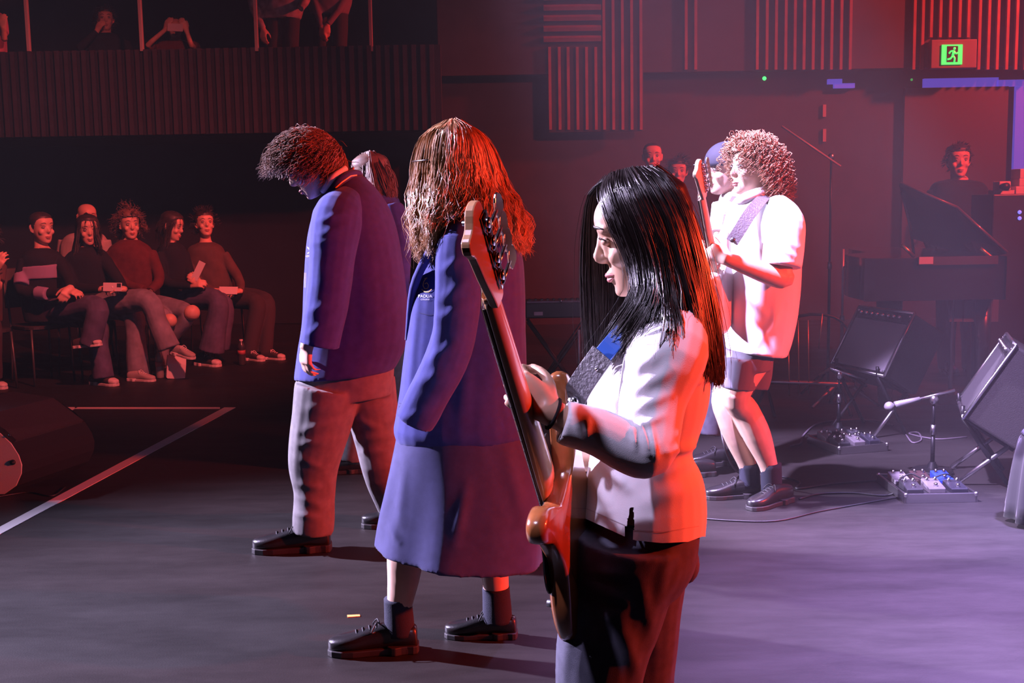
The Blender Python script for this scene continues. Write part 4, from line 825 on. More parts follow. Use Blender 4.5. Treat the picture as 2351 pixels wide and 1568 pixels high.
MAROON = mat('maroon_jumper', (.11, .028, .026), .9, bump=.35, bscale=260, var=.15, vscale=20, spec=.15); BROWNJ = mat('brown_jacket', (.085, .05, .04), .85, var=.2, vscale=10)
PALE = mat('pale_shirt', (.46, .44, .43), .8); DKJEAN = mat('dark_trouser', (.035, .027, .032), .9)
CANV = dict(up=mat('dark_canvas', (.05, .035, .035), .8), so=mat('white_rubber', (.62, .60, .58), .6), lace=mat('white_lace', (.68, .66, .64), .7), toecap=mat('white_toecap', (.58, .56, .54), .5))
SNKR = dict(up=mat('pale_sneaker', (.38, .36, .34), .7), so=mat('white_rubber', (.62, .60, .58), .6), lace=mat('white_lace', (.68, .66, .64), .7))
# --- audience row
r1, M1 = figure('audience member with tied-back hair in dark jumper with lilac band, crossing jeans-clad legs', 9.52, (95, 525, 0, -38, 2, 1.08), [(78, 570, 114, .07), (55, 588, 138, .16), (44, 640, 148, .15), (50, 690, 150, .15), (62, 735, 150, .17)],
    [dict(p=[(58, 598, -.08), (50, 668, -.16), (150, 672, -.30)], h=((.8, -.3, .1), (0, -.4, .9), 1, .6)), dict(p=[(134, 598, .0), (158, 640, -.18), (162, 660, -.30)], r=(.055, .045, .036), h=((-.2, -.5, -.5), (.6, -.6, .5), -1, .6))],
    [dict(p=[(100, 716, 0), (170, 710, -.2), (222, 706, -.36), (214, 760, -.38), (204, 792, -.38)], r=(.11, .10, .088, .082, .080)), dict(p=[(100, 718, .15), (210, 733, -.12), (226, 800, -.16), (238, 868, -.18)], r=(.11, .09, .08, .085))],
    [(G(212, 882), -28, .28, 0, CANV), (P(172, 800, 9.14), -12, .235, 6, CANV)], DARKW, JEAN, lambda M, R: hair_cap(M, R, H_DARK, .006, .002, 3, 'hair'))
put('sweater_band', fuse((lambda q: (q.loft([pr(41, 612, 150, 604, 9.52, .165), pr(40, 640, 152, 636, 9.52, .165)], 3), q.tube([P(52, 632, 9.42), P(49, 655, 9.37)], [.068, .064], 14, 2), q.tube([P(85, 672, 9.29), P(110, 675, 9.25)], [.055, .052], 14, 2), q)[-1])(MB()), .009, 3), LILAC, r1)
HG2 = [[(205, 492, -.02), (216, 515, -.10), (222, 545, -.12), (232, 580, -.16)], [(200, 490, 0), (222, 515, -.02), (232, 560, -.04), (240, 590, -.12)], [(198, 489, .05), (205, 520, .1), (205, 570, .1), (205, 590, .06)], [(196, 490, .02), (180, 515, .04), (172, 560, .0), (165, 600, -.1)], [(196, 492, -.02), (182, 516, -.09), (178, 550, -.12), (172, 600, -.16)]]
figure('audience member with long brown hair and dark jacket, legs crossed, holding a white phone', 9.86, (202, 530, -.02, -62, 4, 1.05), [(185, 566, 220, .07), (155, 585, 245, .15), (142, 630, 262, .15), (150, 690, 250, .16), (160, 710, 250, .17)],
    [dict(p=[(160, 595, -.06), (165, 655, -.2), (232, 664, -.34)], h=((.9, -.3, .1), (0, -.5, .8), 1, .6)), dict(p=[(240, 598, -.04), (275, 648, -.18), (286, 664, -.34)], h=((-.7, -.4, .1), (0, -.5, .8), -1, .6))],
    [dict(p=[(195, 704, 0), (290, 692, -.18), (340, 692, -.30), (362, 740, -.32), (388, 800, -.34)], r=(.11, .10, .090, .082, .095)), dict(p=[(200, 706, .12), (300, 718, -.10), (312, 790, -.16), (318, 862, -.18)], r=(.11, .09, .085, .098))],
    [(G(296, 874), -18, .25, 0, SNKR), (P(396, 812, 9.54), -32, .25, -8, SNKR)], DARKW, JEANL, hair_long(H_DARK, [[(x, y, 9.86+d) for x, y, d in g] for g in HG2]), topname='jacket')
figure('audience member with tousled hair in maroon jumper and jeans ripped at the knees', 10.22, (297, 518, 0, -58, 2, 1.04), [(278, 550, 320, .07), (252, 570, 345, .16), (242, 610, 362, .16), (258, 650, 366, .16), (268, 690, 366, .17)],
    [dict(p=[(256, 580, -.06), (268, 640, -.18), (330, 664, -.28)]), dict(p=[(345, 580, -.02), (366, 640, -.12), (345, 668, -.26)])],
    [dict(p=[(320, 699, 0), (380, 706, -.18), (432, 720, -.34), (405, 760, -.30), (372, 800, -.24)], r=(.10, .095, .07, .060, .06)), dict(p=[(310, 701, -.05), (345, 713, -.25), (378, 735, -.40), (372, 790, -.36), (372, 838, -.34)], r=(.10, .09, .07, .06, .06))],
    [(G(352, 858), -20, .25, 0, SNKR)], MAROON, JEANL, hair_short(H_BROWN, 420, .07, (.1, 0, -.1), .7, .010, 12, (.118, .100, .138), .02), extra_bare=(((441, 718, -.38), .067), ((390, 736, -.44), .060)))
HG4 = [[(398, 486, -.04), (402, 505, -.10), (392, 530, -.12), (388, 575, -.14)], [(392, 486, -.02), (386, 510, -.10), (380, 545, -.10), (374, 590, -.13)], [(385, 488, .02), (370, 520, .0), (366, 560, .0), (366, 600, -.06)], [(392, 487, .06), (384, 520, .1), (384, 560, .1), (388, 590, .06)]]
figure('audience member with shoulder-length dark hair in black coat, turned in profile, holding a paper', 10.58, (394, 520, -.02, -12, 16, 1.04), [(380, 556, 408, .07), (362, 572, 425, .15), (356, 620, 440, .15), (362, 668, 440, .16), (370, 690, 440, .17)],
    [dict(p=[(366, 582, -.12), (380, 645, -.22), (440, 655, -.30)], h=((.8, -.3, .2), (-.1, -.7, .5), 1, .8)), dict(p=[(420, 582, .02), (440, 640, -.1), (460, 652, -.28)], h=((-.3, -.3, .3), (.2, -.8, .2), -1, .8))],
    [dict(p=[(400, 688, 0), (460, 684, -.15), (500, 692, -.26), (495, 750, -.27), (485, 806, -.27)], r=(.10, .10, .088, .10, .115)), dict(p=[(400, 688, .15), (470, 687, .0), (515, 698, -.1), (510, 760, -.12), (505, 800, -.12)], r=(.10, .09, .08, .085, .09))],
    [(G(452, 838), -32, .29, 0, dict(CANV, tall=1.25))], DARKW, JEAN, hair_long(H_DARK, [[(x, y, 10.58+d) for x, y, d in g] for g in HG4]), topname='coat')
figure('audience member with short hair in open brown jacket, chin raised, holding a pale card', 11.0, (470, 516, 0, -64, -8, 1.04), [(455, 556, 490, .07), (432, 572, 512, .16), (425, 620, 530, .16), (440, 665, 540, .16), (450, 690, 540, .17)],
    [dict(p=[(436, 585, -.06), (450, 645, -.18), (492, 668, -.28)], h=((.8, -.3, 0), (0, -.5, .8), 1, .5)), dict(p=[(512, 585, -.02), (548, 640, -.1), (552, 668, -.26)], h=((-.5, -.5, 0), (0, -.5, .8), -1, .5))],
    [dict(p=[(500, 678, 0), (560, 688, -.1), (590, 700, -.20), (580, 760, -.26), (570, 815, -.28)], r=(.10, .09, .08, .07, .07)), dict(p=[(510, 678, .15), (580, 684, .05), (612, 698, -.08), (612, 760, -.16), (608, 812, -.2)], r=(.10, .09, .08, .07, .07))],
    [(G(562, 826), -35, .25, 0, CANV), (G(602, 824), -25, .25, 0, CANV)], BROWNJ, DKJEAN, hair_short(H_DARK, 260, .05, (.1, 0, .2), .3, .004, 14), topname='jacket', botname='trousers')
figure('bald audience member in pale shirt sitting behind the front row', 11.0, (200, 500, 0, -55, 4, 1.06), [(185, 532, 218, .07), (150, 545, 240, .16), (138, 590, 250, .16), (150, 680, 250, .16)], [dict(p=[(148, 552, 0), (140, 620, -.05), (180, 650, -.2)]), dict(p=[(240, 552, 0), (250, 620, 0), (215, 655, -.2)])],
    [dict(p=[(190, 688, 0), (240, 700, -.35), (240, 790, -.36)])], [], PALE, DKJEAN, None, topname='shirt', botname='trousers')
figure('audience member at the row end beyond the tied-back hair neighbour, mostly cut off', 9.22, (-34, 548, 0, -50, 0, 1.06), [(-52, 590, -14, .07), (-80, 606, 2, .15), (-90, 660, 2, .15), (-80, 740, 0, .16)], [dict(p=[(-4, 610, -.1), (-6, 660, -.2), (-10, 620, -.3)], bare=1, h=((.5, -.2, .8), (0, -.9, .2), 1, .5))],
    [dict(p=[(-40, 738, 0), (-20, 750, -.35), (-14, 870, -.35)])], [(G(-40, 890), -25, .26, 0, CANV)], BROWNJ, DKJEAN, hair_short(H_DARK))
# chairs under the audience
CHM = mat('chair_plastic', (.03, .025, .025), .5); CHL = mat('chair_leg', (.09, .088, .085), .4, metal=.5)
def chair(px, py, Y, ang, label):
    base = P(px, py, Y); r = thing('chair', label, 'chair', (base.x, Y, 0), 'black chairs of the audience row'); h = .475
    M = Matrix.Translation((base.x, Y, 0)) @ Matrix.Rotation(math.radians(ang), 4, 'Z'); T = lambda x, y, z: M @ Vector((x, y, z))
    q = MB(); q.loft([[tuple(T(.19*math.copysign(abs(math.cos(t))**.5, math.cos(t))*k, .19*math.copysign(abs(math.sin(t))**.5, math.sin(t))*k, z)) for t in [2*math.pi*j/20 for j in range(20)]] for z, k in ((h-.03, .94), (h-.02, 1), (h, 1), (h+.008, .95))], 1); q.build('seat', CHM, r, smooth=False)
    q = MB(); q.loft([[tuple(T(-.20-.07*v+.012*math.cos(t), (.185-.02*v)*math.copysign(abs(math.sin(t))**.6, math.sin(t)), h+.14+.32*v)) for t in [2*math.pi*j/16 for j in range(16)]] for v in (0, .05, .5, .95, 1)], 2); q.build('backrest', CHM, r)
    for sx in (-1, 1):
        for sy in (-1, 1):
            q = MB(); q.tube([T(sx*.16, sy*.16, h-.02), T(sx*.18, sy*.17, 0)] if sx > 0 else [T(-.265, sy*.15, h+.42), T(-.175, sy*.16, h-.02), T(-.20, sy*.17, 0)], .010, 8, 2); q.build('leg', CHL, r)
    return r
for px, py, Y, a, l in ((92, 735, 9.56, -41, 'black chair under the audience member with tied-back hair'), (198, 712, 9.92, -41, 'black chair under the audience member with the white phone'), (308, 690, 10.28, -41, 'black chair under the audience member in maroon jumper'),
                        (400, 694, 10.65, -41, 'black chair under the audience member in black coat'), (498, 695, 11.06, -41, 'black chair under the audience member in brown jacket'), (192, 690, 11.06, -41, 'black chair under the bald audience member'), (-44, 740, 9.24, -41, 'black chair at the row end under the cut-off audience member')): chair(px, py, Y, a, l)
# things they hold or keep on the floor
PHW = mat('white_phone', (.60, .59, .58), .4); PAPER = mat('paper', (.64, .63, .61), .7)
def slab(px, py, Y, hx, hz, rx, ry, rz, th=.004): 
    return P(px, py, Y), Matrix.Rotation(math.radians(rz), 4, 'Z') @ Matrix.Rotation(math.radians(rx), 4, 'X') @ Matrix.Rotation(math.radians(ry), 4, 'Y'), (hx, th, hz)
def phone(px, py, Y, rx, ry, rz, label, m=PHW):
    c, M, h = slab(px, py, Y, .074, .036, rx, ry, rz); r = thing('phone', label, 'phone', c); q = MB(); q.box(c, h, M); q.build('phone_case', m, r, smooth=False, bevel=.006, seg=3)
    q = MB(); o = lambda x, z: c + M.to_3x3() @ Vector((x, -h[1]-.001, z)); q.box(o(.052, .014), (.016, .0015, .016), M); q.build('camera_bump', BLACKP, r, smooth=False, bevel=.001)
    q = MB(); q.ell(o(0, 0), (.007, .001, .008), M); q.build('back_mark', mat('phone_mark', (.8, .75, .73), .3), r); return r
phone(258, 659, 9.46, -15, 2, 5, 'white phone held sideways in the lap of the long-haired audience member')
c, M, h = slab(524, 667, 10.66, .085, .038, -30, 2, 0); q = MB(); q.box(c, h, M); tag(q.build('card', PAPER, smooth=False, bevel=.002), 'pale card held by the audience member in brown jacket', 'card')
c, M, h = slab(455, 622, 10.25, .030, .088, 0, 28, 0, .002); q = MB(); q.box(c, h, M); tag(q.build('folded_paper', PAPER, smooth=False), 'folded white paper held upright by the audience member in black coat', 'paper')
GLASSB = mat('bottle_plastic', (.24, .24, .24), .15, spec=.8)
def bottle(px, py, label, m=GLASSB, h=.21):
    g = G(px, py); r = thing('bottle', label, 'bottle', g); q = MB(); prof = [(.0, .028), (.01, .033), (h*.4, .033), (h*.6, .030), (h*.72, .033), (h*.85, .022), (h*.93, .013), (h*.95, .013)]
    q.loft([[(g.x+rr*math.cos(t), g.y+rr*math.sin(t), z) for t in [2*math.pi*j/16 for j in range(16)]] for z, rr in prof], 2); q.build('bottle_body', m, r)
    q = MB(); q.cyl((g.x, g.y, h*.94), (g.x, g.y, h), .0155, None, 14); q.build('cap', PAPER, r, smooth=False)
    q = MB(); q.cyl((g.x, g.y, h*.42), (g.x, g.y, h*.58), .0345, None, 16); q.build('bottle_wrap', mat('bottle_wrap', (.4, .1, .1), .5), r); return r
bottle(368, 868, 'clear drink bottle standing by the paper bag under the maroon jumper', h=.24); bottle(556, 838, 'dark drink bottle standing beside the canvas shoes of the brown jacket wearer', mat('bottle_dark', (.04, .038, .038), .15), .23)
g = G(402, 868); r = thing('paper_bag', 'small pale paper bag lying on the floor under the audience chairs', 'bag', g); M = Matrix.Translation(g) @ Matrix.Rotation(.4, 4, 'Z') @ Matrix.Rotation(.12, 4, 'Y')
q = MB(); q.loft([[tuple(M @ Vector((sx*.075*k, sy*.04*k2, z))) for sx, sy in ((-1, -1), (1, -1), (1, 1), (-1, 1))] for z, k, k2 in ((0, .9, 1), (.01, 1, 1), (.12, 1.02, .8), (.19, 1.0, .3))], 1); q.build('bag_body', PAPER, r, smooth=False)
q = MB(); q.tube([M @ Vector((-.03, 0, .19)), M @ Vector((-.03, .0, .25)), M @ Vector((.03, .0, .25)), M @ Vector((.03, 0, .19))], .004, 6, 3); q.build('bag_handle', PAPER, r)
# --- balcony
BF = zb+.09
def bal(lab, Y, hd, torso, arms, top, hairf, legs=(), **k):
    hp = P(hd[0], hd[1], Y); return figure(lab, Y, hd, torso, arms, legs, [], top, DKJEAN, hairf, base=(hp.x, Y, BF), vox=.012, **k)
bal('balcony spectator resting chin on hand, dark clothes', 12.9, (242, 46, 0, -70, 0, 1.05), [(226, 76, 260, .07), (200, 92, 290, .15), (195, 150, 295, .15), (200, 282, 290, .16)], [dict(p=[(205, 98, -.05), (185, 110, -.25), (222, 72, -.22)], h=((.5, -.1, .8), (-.3, -.9, .1), 1, .7)), dict(p=[(288, 98, 0), (300, 140, -.1), (260, 150, -.2)])], DARKW, hair_short(H_DARK, 200, .05))
bal('balcony spectator holding a phone up before the face with bare arms', 12.75, (402, 66, 0, -80, 6, 1.0), [(388, 92, 420, .07), (352, 104, 452, .14), (350, 150, 452, .15), (355, 290, 450, .16)], [dict(p=[(356, 108, -.04), (340, 104, -.24), (380, 68, -.26)], bare=1, r=(.05, .042, .032), h=((.4, -.2, .8), (-.3, -.9, .2), 1, .6)), dict(p=[(448, 108, -.04), (440, 104, -.24), (428, 70, -.26)], bare=1, r=(.05, .042, .032), h=((-.3, -.2, .8), (.3, -.9, .2), -1, .6))], MAROON, hair_none(H_DARK))
c, M, h = slab(402, 63, 12.45, .080, .040, 0, 3, 0); q = MB(); q.box(c, h, M); tag(q.build('phone', PHW, smooth=False, bevel=.006), 'phone held up before the face of a balcony spectator', 'phone')
CHK = mat('pale_check_shirt', (.38, .36, .37), .8, var=.4, vscale=14)
bal('balcony spectator standing by a post in pale checked shirt with one hand hanging', 12.45, (650, -130, 0, -90, 0, 1.05), [(632, -92, 668, .07), (596, -76, 702, .15), (592, 0, 700, .15), (600, 44, 690, .15)], [dict(p=[(600, -70, 0), (578, 0, -.05), (604, 66, -.15)], h=((.0, -.2, -1), (-.4, -.9, 0), 1, .4)), dict(p=[(700, -70, 0), (705, -10, -.05), (690, 20, -.2)], bare=0)], CHK, hair_short(H_DARK, 200, .05), [dict(p=[(630, 40, 0), (628, 130, 0), (628, 250, 0)]), dict(p=[(668, 40, 0), (668, 130, 0), (668, 250, 0)])], topname='shirt')
bal('balcony spectator standing in dull grey shirt with clasped hands', 13.15, (760, -140, 0, -95, 0, 1.05), [(742, -102, 778, .07), (708, -86, 812, .15), (704, -10, 810, .15), (712, 34, 800, .15)], [dict(p=[(712, -80, 0), (722, 0, -.1), (738, 62, -.2)], h=((.1, -.2, -1), (-.4, -.9, 0), 1, .4)), dict(p=[(810, -80, 0), (790, 0, -.1), (752, 56, -.2)], h=((-.1, -.2, -1), (.4, -.9, 0), -1, .4))], mat('grey_shirt', (.20, .16, .20), .85), hair_short(H_DARK, 200, .05), [dict(p=[(740, 30, 0), (738, 130, 0), (738, 250, 0)]), dict(p=[(780, 30, 0), (780, 130, 0), (780, 250, 0)])], topname='shirt')
bal('balcony spectator at the far end in pink top, one arm raised', 12.5, (-28, -10, 0, -60, 0, 1.05), [(-46, 24, -10, .07), (-80, 38, 8, .15), (-84, 100, 14, .15), (-80, 240, 12, .16)], [dict(p=[(4, 40, -.04), (10, 90, -.2), (8, 66, -.3)], bare=1, r=(.05, .045, .035), h=((.1, -.2, .9), (0, -.9, .2), 1, .5)), dict(p=[(-78, 44, 0), (-90, 110, 0), (-60, 140, -.2)])], mat('pink_top', (.5, .2, .3), .8), hair_short(H_DARK, 200, .05))
# --- people at the back of the stage
figure('person with short dark hair and black top standing behind the piano', 9.25, (2200, 372, 0, -98, 0, 1.08), [(2178, 412, 2226, .07), (2140, 428, 2262, .16), (2132, 500, 2272, .16), (2140, 600, 2262, .15), (2145, 640, 2258, .16)], [dict(p=[(2146, 440, 0), (2128, 530, -.02), (2150, 600, -.15)]), dict(p=[(2258, 440, 0), (2276, 530, -.02), (2255, 600, -.15)])], [dict(p=[(2175, 630, 0), (2172, 760, 0), (2172, 846, 0)]), dict(p=[(2228, 630, 0), (2228, 760, 0), (2228, 846, 0)])],
    [(Vector((P(2172, 800, 9.25).x, 9.3, 0)), -90, .27), (Vector((P(2228, 800, 9.25).x, 9.3, 0)), -90, .27)], DARKW, DKJEAN, hair_short(H_DARK, 200, .03), topname='sweater', botname='trousers')
figure('person with bald forehead and dark clothes standing far behind by the slatted wall', 10.6, (1498, 362, 0, -92, 2, 1.06), [(1480, 398, 1518, .07), (1450, 412, 1548, .16), (1446, 480, 1552, .16), (1455, 600, 1545, .16)], [dict(p=[(1454, 424, 0), (1444, 510, 0), (1462, 580, -.1)]), dict(p=[(1544, 424, 0), (1554, 510, 0), (1536, 580, -.1)])], [dict(p=[(1478, 590, 0), (1476, 690, 0), (1476, 805, 0)]), dict(p=[(1522, 590, 0), (1524, 690, 0), (1524, 805, 0)])],
    [(Vector((P(1476, 800, 10.6).x, 10.65, 0)), -90, .27), (Vector((P(1524, 800, 10.6).x, 10.65, 0)), -90, .27)], DARKW, DKJEAN, hair_none(H_DARK), topname='sweater', botname='trousers')
figure('shorter person in shade beside the bald-fronted one at the back', 10.3, (1556, 396, 0, -95, 2, 1.0), [(1540, 430, 1574, .07), (1514, 444, 1600, .14), (1512, 510, 1602, .15), (1518, 620, 1596, .15)], [dict(p=[(1518, 454, 0), (1508, 530, 0), (1528, 590, -.1)]), dict(p=[(1596, 454, 0), (1606, 530, 0), (1586, 590, -.1)])], [dict(p=[(1540, 610, 0), (1538, 700, 0), (1538, 820, 0)]), dict(p=[(1576, 610, 0), (1578, 700, 0), (1578, 820, 0)])],
    [(Vector((P(1538, 800, 10.3).x, 10.35, 0)), -90, .25), (Vector((P(1578, 800, 10.3).x, 10.35, 0)), -90, .25)], mat('blue_dark_top', (.03, .035, .07), .9), DKJEAN, hair_short(H_DARK, 200, .06), topname='top', botname='trousers')
# --- capped player behind the guitarist
rE, ME = figure('player in dark cap and white shirt half hidden behind the curly-haired guitarist', 6.1, (1668, 392, 0, 200, 4, 1.05), [(1668, 440, 1712, .08), (1654, 456, 1740, .17), (1650, 520, 1748, .18), (1654, 640, 1745, .17), (1660, 720, 1740, .18)], [dict(p=[(1664, 470, -.15), (1650, 560, -.22), (1640, 600, -.3)], bare=1, h=((-.5, .1, .4), (-.3, -.9, 0), -1, .8)), dict(p=[(1720, 470, .15), (1740, 570, .2), (1700, 620, .1)], bare=1)],
    [dict(p=[(1690, 710, -.08), (1652, 830, -.1), (1626, 1000, -.15)]), dict(p=[(1705, 710, .08), (1690, 850, .1), (1680, 985, .1)])], [(Vector((P(1640, 1000, 5.95).x, 5.95, 0)), 190, .27), (Vector((P(1690, 985, 6.2).x, 6.2, 0)), 190, .27)], WHITE, CHAR, None, topname='shirt', botname='trousers')
q = MB(); q.ell((-.004, 0, .045), (.113, .092, .098), None, 32, 20); q.v = [tuple(ME @ Vector((x, y, max(z, .028)))) for x, y, z in q.v]; co_ = q.build('cap', mat('navy_cap', (.02, .022, .04), .8), rE)
q = MB(); q.tube([P(1668, 500, 5.88), P(1664, 540, 5.85), P(1662, 590, 5.84)], [.014, .024, .018], 8, 3, flat=.4); q.build('tie', mat('striped_tie', (.35, .12, .10), .7, var=.6, vscale=60), rE)
band('strap', [P(1666, 545, 5.84), P(1668, 515, 5.85), P(1676, 478, 5.87), P(1690, 452, 5.95)], .022, STRAP, rE, [(-.5, -.85, .1)]*3+[(0, -.4, .9)])
# --- student behind the boy in the blazer
FG = [[(838, 352, -.02), (834, 400, -.08), (838, 440, -.1)], [(848, 349, -.04), (852, 400, -.12), (862, 440, -.14), (876, 460, -.14)], [(856, 349, -.02), (878, 395, -.1), (892, 430, -.12), (902, 462, -.12)], [(860, 351, .04), (884, 400, .02), (900, 440, 0), (906, 466, 0)]]
rF, MF = figure('student in navy blazer and dark trousers half hidden behind the boy in the blazer', 6.2, (850, 410, 0, 165, 10, 1.0), [(846, 440, 890, .08), (828, 458, 915, .17), (820, 520, 930, .17), (818, 620, 935, .17), (815, 760, 935, .18)], [dict(p=[(900, 475, -.12), (918, 560, -.18), (915, 680, -.18)], r=(.065, .060, .052)), dict(p=[(850, 470, .15), (840, 570, .2), (835, 680, .2)])],
    [dict(p=[(850, 760, -.06), (825, 920, -.06), (812, 1055, -.05)], r=(.10, .085, .075)), dict(p=[(890, 760, .08), (890, 920, .08), (890, 1030, .08)])], [(Vector((P(834, 1080, 6.15).x, 6.15, 0)), 184, .25), (Vector((P(900, 1060, 6.3).x, 6.3, 0)), 184, .25)], NAVY, GREY, hair_long(H_BROWN, [[(x, y, 6.2+d) for x, y, d in g] for g in FG], 1500, .004), topname='blazer', botname='trousers')
# ------------------------------------------------------------------ stage equipment
AMPV = mat('amp_vinyl', (.022, .018, .020), .6, bump=.4, bscale=300); AMPG = mat('amp_grille', (.30, .28, .31), .75, bump=.5, bscale=500); STEEL = mat('brushed_steel', (.55, .54, .56), .3, metal=1)
def amp(px, py, Y, ang, tilt, w, h, d, label, grille):
    """tilted combo amplifier on a stand; px,py = lower near corner of its front"""
    o = P(px, py, Y)-Vector((math.cos(math.radians(ang)), math.sin(math.radians(ang)), 0))*w; r = thing('guitar_amplifier', label, 'amplifier', (o.x, o.y, 0))
    M = Matrix.Translation(o) @ Matrix.Rotation(math.radians(ang), 4, 'Z') @ Matrix.Rotation(math.radians(-tilt), 4, 'X')   # x: width, y: back, z: up
    T = lambda x, y, z: M @ Vector((x, y, z))
    q = MB(); q.box(T(w/2, d/2, h/2), (w/2, d/2, h/2), M); q.build('cabinet', AMPV, r, smooth=False, bevel=.012, seg=3)
    q = MB(); q.box(T(w/2, -.001, h*.43), (w/2-.02, .006, h*.38), M); q.build('grille', grille, r, smooth=False, bevel=.002)
    q = MB(); q.box(T(w/2, -.001, h*.90), (w/2-.02, .006, h*.065), M); cp = q.build('control_panel', BLACKP, r, smooth=False)
    for k in range(8):
        q = MB(); q.cyl(T(w*(.12+.1*k), -.006, h*.90), T(w*(.12+.1*k), -.028, h*.90), .011, .009, 12); q.build('knob', STEEL, cp)
    for a, b in (((0, -.004, 0), (0, -.004, h)), ((w, -.004, 0), (w, -.004, h)), ((0, -.004, h), (w, -.004, h)), ((0, -.004, 0), (w, -.004, 0))):
        q = MB(); q.tube([T(*a), T(*b)], .009, 8, 1); q.build('edge_trim', STEEL, r)
    for x in (0, w):
        for z in (0, h):
            q = MB(); q.ell(T(x+(.02 if x == 0 else -.02), -.008, z+(.025 if z == 0 else -.025)), (.008, .008, .008)); q.build('corner_rivet', CHROME, r)
    q = MB(); q.tube([T(w*.35, d/2, h), T(w*.38, d/2, h+.03), T(w*.62, d/2, h+.03), T(w*.65, d/2, h)], .010, 8, 3); q.build('carry_handle', BLACKP, r)
    for x in (.06, w-.06):
        f = T(x, 0, -.01); bk = T(x, d*.9, -.01)
        q = MB(); q.tube([T(x, -.03, .04), f, T(x, d, -.012)], .011, 8, 1); q.build('stand_cradle', BLACKM, r)
        ff = (Vector((f.x, f.y, 0))+Vector((bk.x, bk.y, 0)))/2; dv = (Vector((bk.x, bk.y, 0))-Vector((f.x, f.y, 0)))
        q = MB(); q.tube([bk, ff-dv*.62], .012, 8, 1); q.build('stand_leg', STEEL, r)
        q = MB(); q.tube([f, ff+dv*.55], .012, 8, 1); q.build('stand_leg', BLACKM, r)
    return r
amp(2031, 864, 6.75, -70, 30, .52, .41, .26, 'black guitar amplifier with grey grille and chrome edges tilted back near the piano', AMPG)
amp(2214, 960, 5.60, -108, 32, .50, .42, .28, 'black guitar amplifier with chrome edge behind the pedal board with the blue pedal', mat('amp_grille_dark', (.03, .027, .03), .8, bump=.5, bscale=500))
def pedalboard(c0, c1, depth, label, blue):
    a, b = G(*c0), G(*c1); ux = (b-a).normalized(); w = (b-a).length; uy = Vector((-ux.y, ux.x, 0)); r = thing('pedal_board', label, 'pedal board', a)
    M = Matrix.Translation(a) @ Matrix((ux, uy, Vector((0, 0, 1)))).transposed().to_4x4(); T = lambda x, y, z: M @ Vector((x, y, z))
    q = MB(); q.box(T(w/2, depth/2, .018), (w/2-.006, depth/2-.006, .016), M); q.build('tray', BLACKP, r, smooth=False)
    for x0, y0, x1, y1 in ((0, 0, w, 0), (w, 0, w, depth), (w, depth, 0, depth), (0, depth, 0, 0)):
        p0, p1 = T(x0, y0, .022), T(x1, y1, .022); e = frame((p0+p1)/2, p1-p0, Vector((0, 0, 1))); q = MB(); q.box((p0+p1)/2, ((p1-p0).length/2+.007, .007, .022), e); q.build('metal_rim', STEEL, r, smooth=False, bevel=.003)
    for x in (0, w):
        for y in (0, depth): q = MB(); q.ell(T(x, y, .038), (.012, .012, .012)); q.build('corner_ball', STEEL, r)
    rg = random.Random(int(c0[0])); cols = [(.03, .03, .035), (.12, .11, .12), (.02, .02, .03), (.25, .23, .25), (.05, .03, .03), (.03, .03, .035)]
    k = 0
    for iy in range(2):
        for ix in range(3):
            x = w*(.18+.32*ix); y = depth*(.25+.42*iy); cm = (.02, .06, .5) if (blue and ix == 2 and iy == 1) else cols[k]; k += 1
            pm = mat('pedal_%d_%d' % (k, blue), cm, .35, coat=.4); hh = .025+.006*rg.random()
            q = MB(); po = T(x, y, .034); q.loft([[tuple(T(x+sx*w*.12, y+sy*depth*.15, z)) for sx, sy in ((-1, -1), (1, -1), (1, 1), (-1, 1))] for z in (.032, )]+[[tuple(T(x+sx*w*.12, y+sy*depth*.15, .032+hh*(1.5 if sy > 0 else .8))) for sx, sy in ((-1, -1), (1, -1), (1, 1), (-1, 1))]], 1)
            pd = q.build('effects_pedal', pm, r, smooth=False, bevel=.004)
            q = MB(); q.cyl(T(x, y-depth*.08, .032+hh*.9), T(x, y-depth*.08, .048+hh*.9), .009, None, 10); q.build('foot_switch', CHROME, pd)
            for s in (-1, 1):
                q = MB(); q.cyl(T(x+s*w*.06, y+depth*.08, .03+hh), T(x+s*w*.06, y+depth*.08, .05+hh*1.3), .008, .007, 10); q.build('knob', CHROME, pd)
    q = MB(); q.tube([T(w*.1, depth*.5, .06), T(w*.3, depth*.55, .085), T(w*.5, depth*.5, .06), T(w*.8, depth*.55, .08), T(w*.95, depth*.6, .06)], .004, 6, 4); q.build('patch_cable', BLACKP, r)
    return r
pedalboard((1927, 1044), (2036, 1035), .34, 'pedal board with steel rim before the tilted amplifier near the piano', False)
pedalboard((2079, 1155), (2240, 1152), .40, 'pedal board with steel rim carrying a blue pedal', True)
def round_base(q, c, r0=.105): q.loft([[(c[0]+rr*math.cos(t), c[1]+rr*math.sin(t), z) for t in [2*math.pi*j/28 for j in range(28)]] for z, rr in ((0, r0), (.012, r0), (.022, r0*.9), (.03, .03), (.06, .016))], 1)
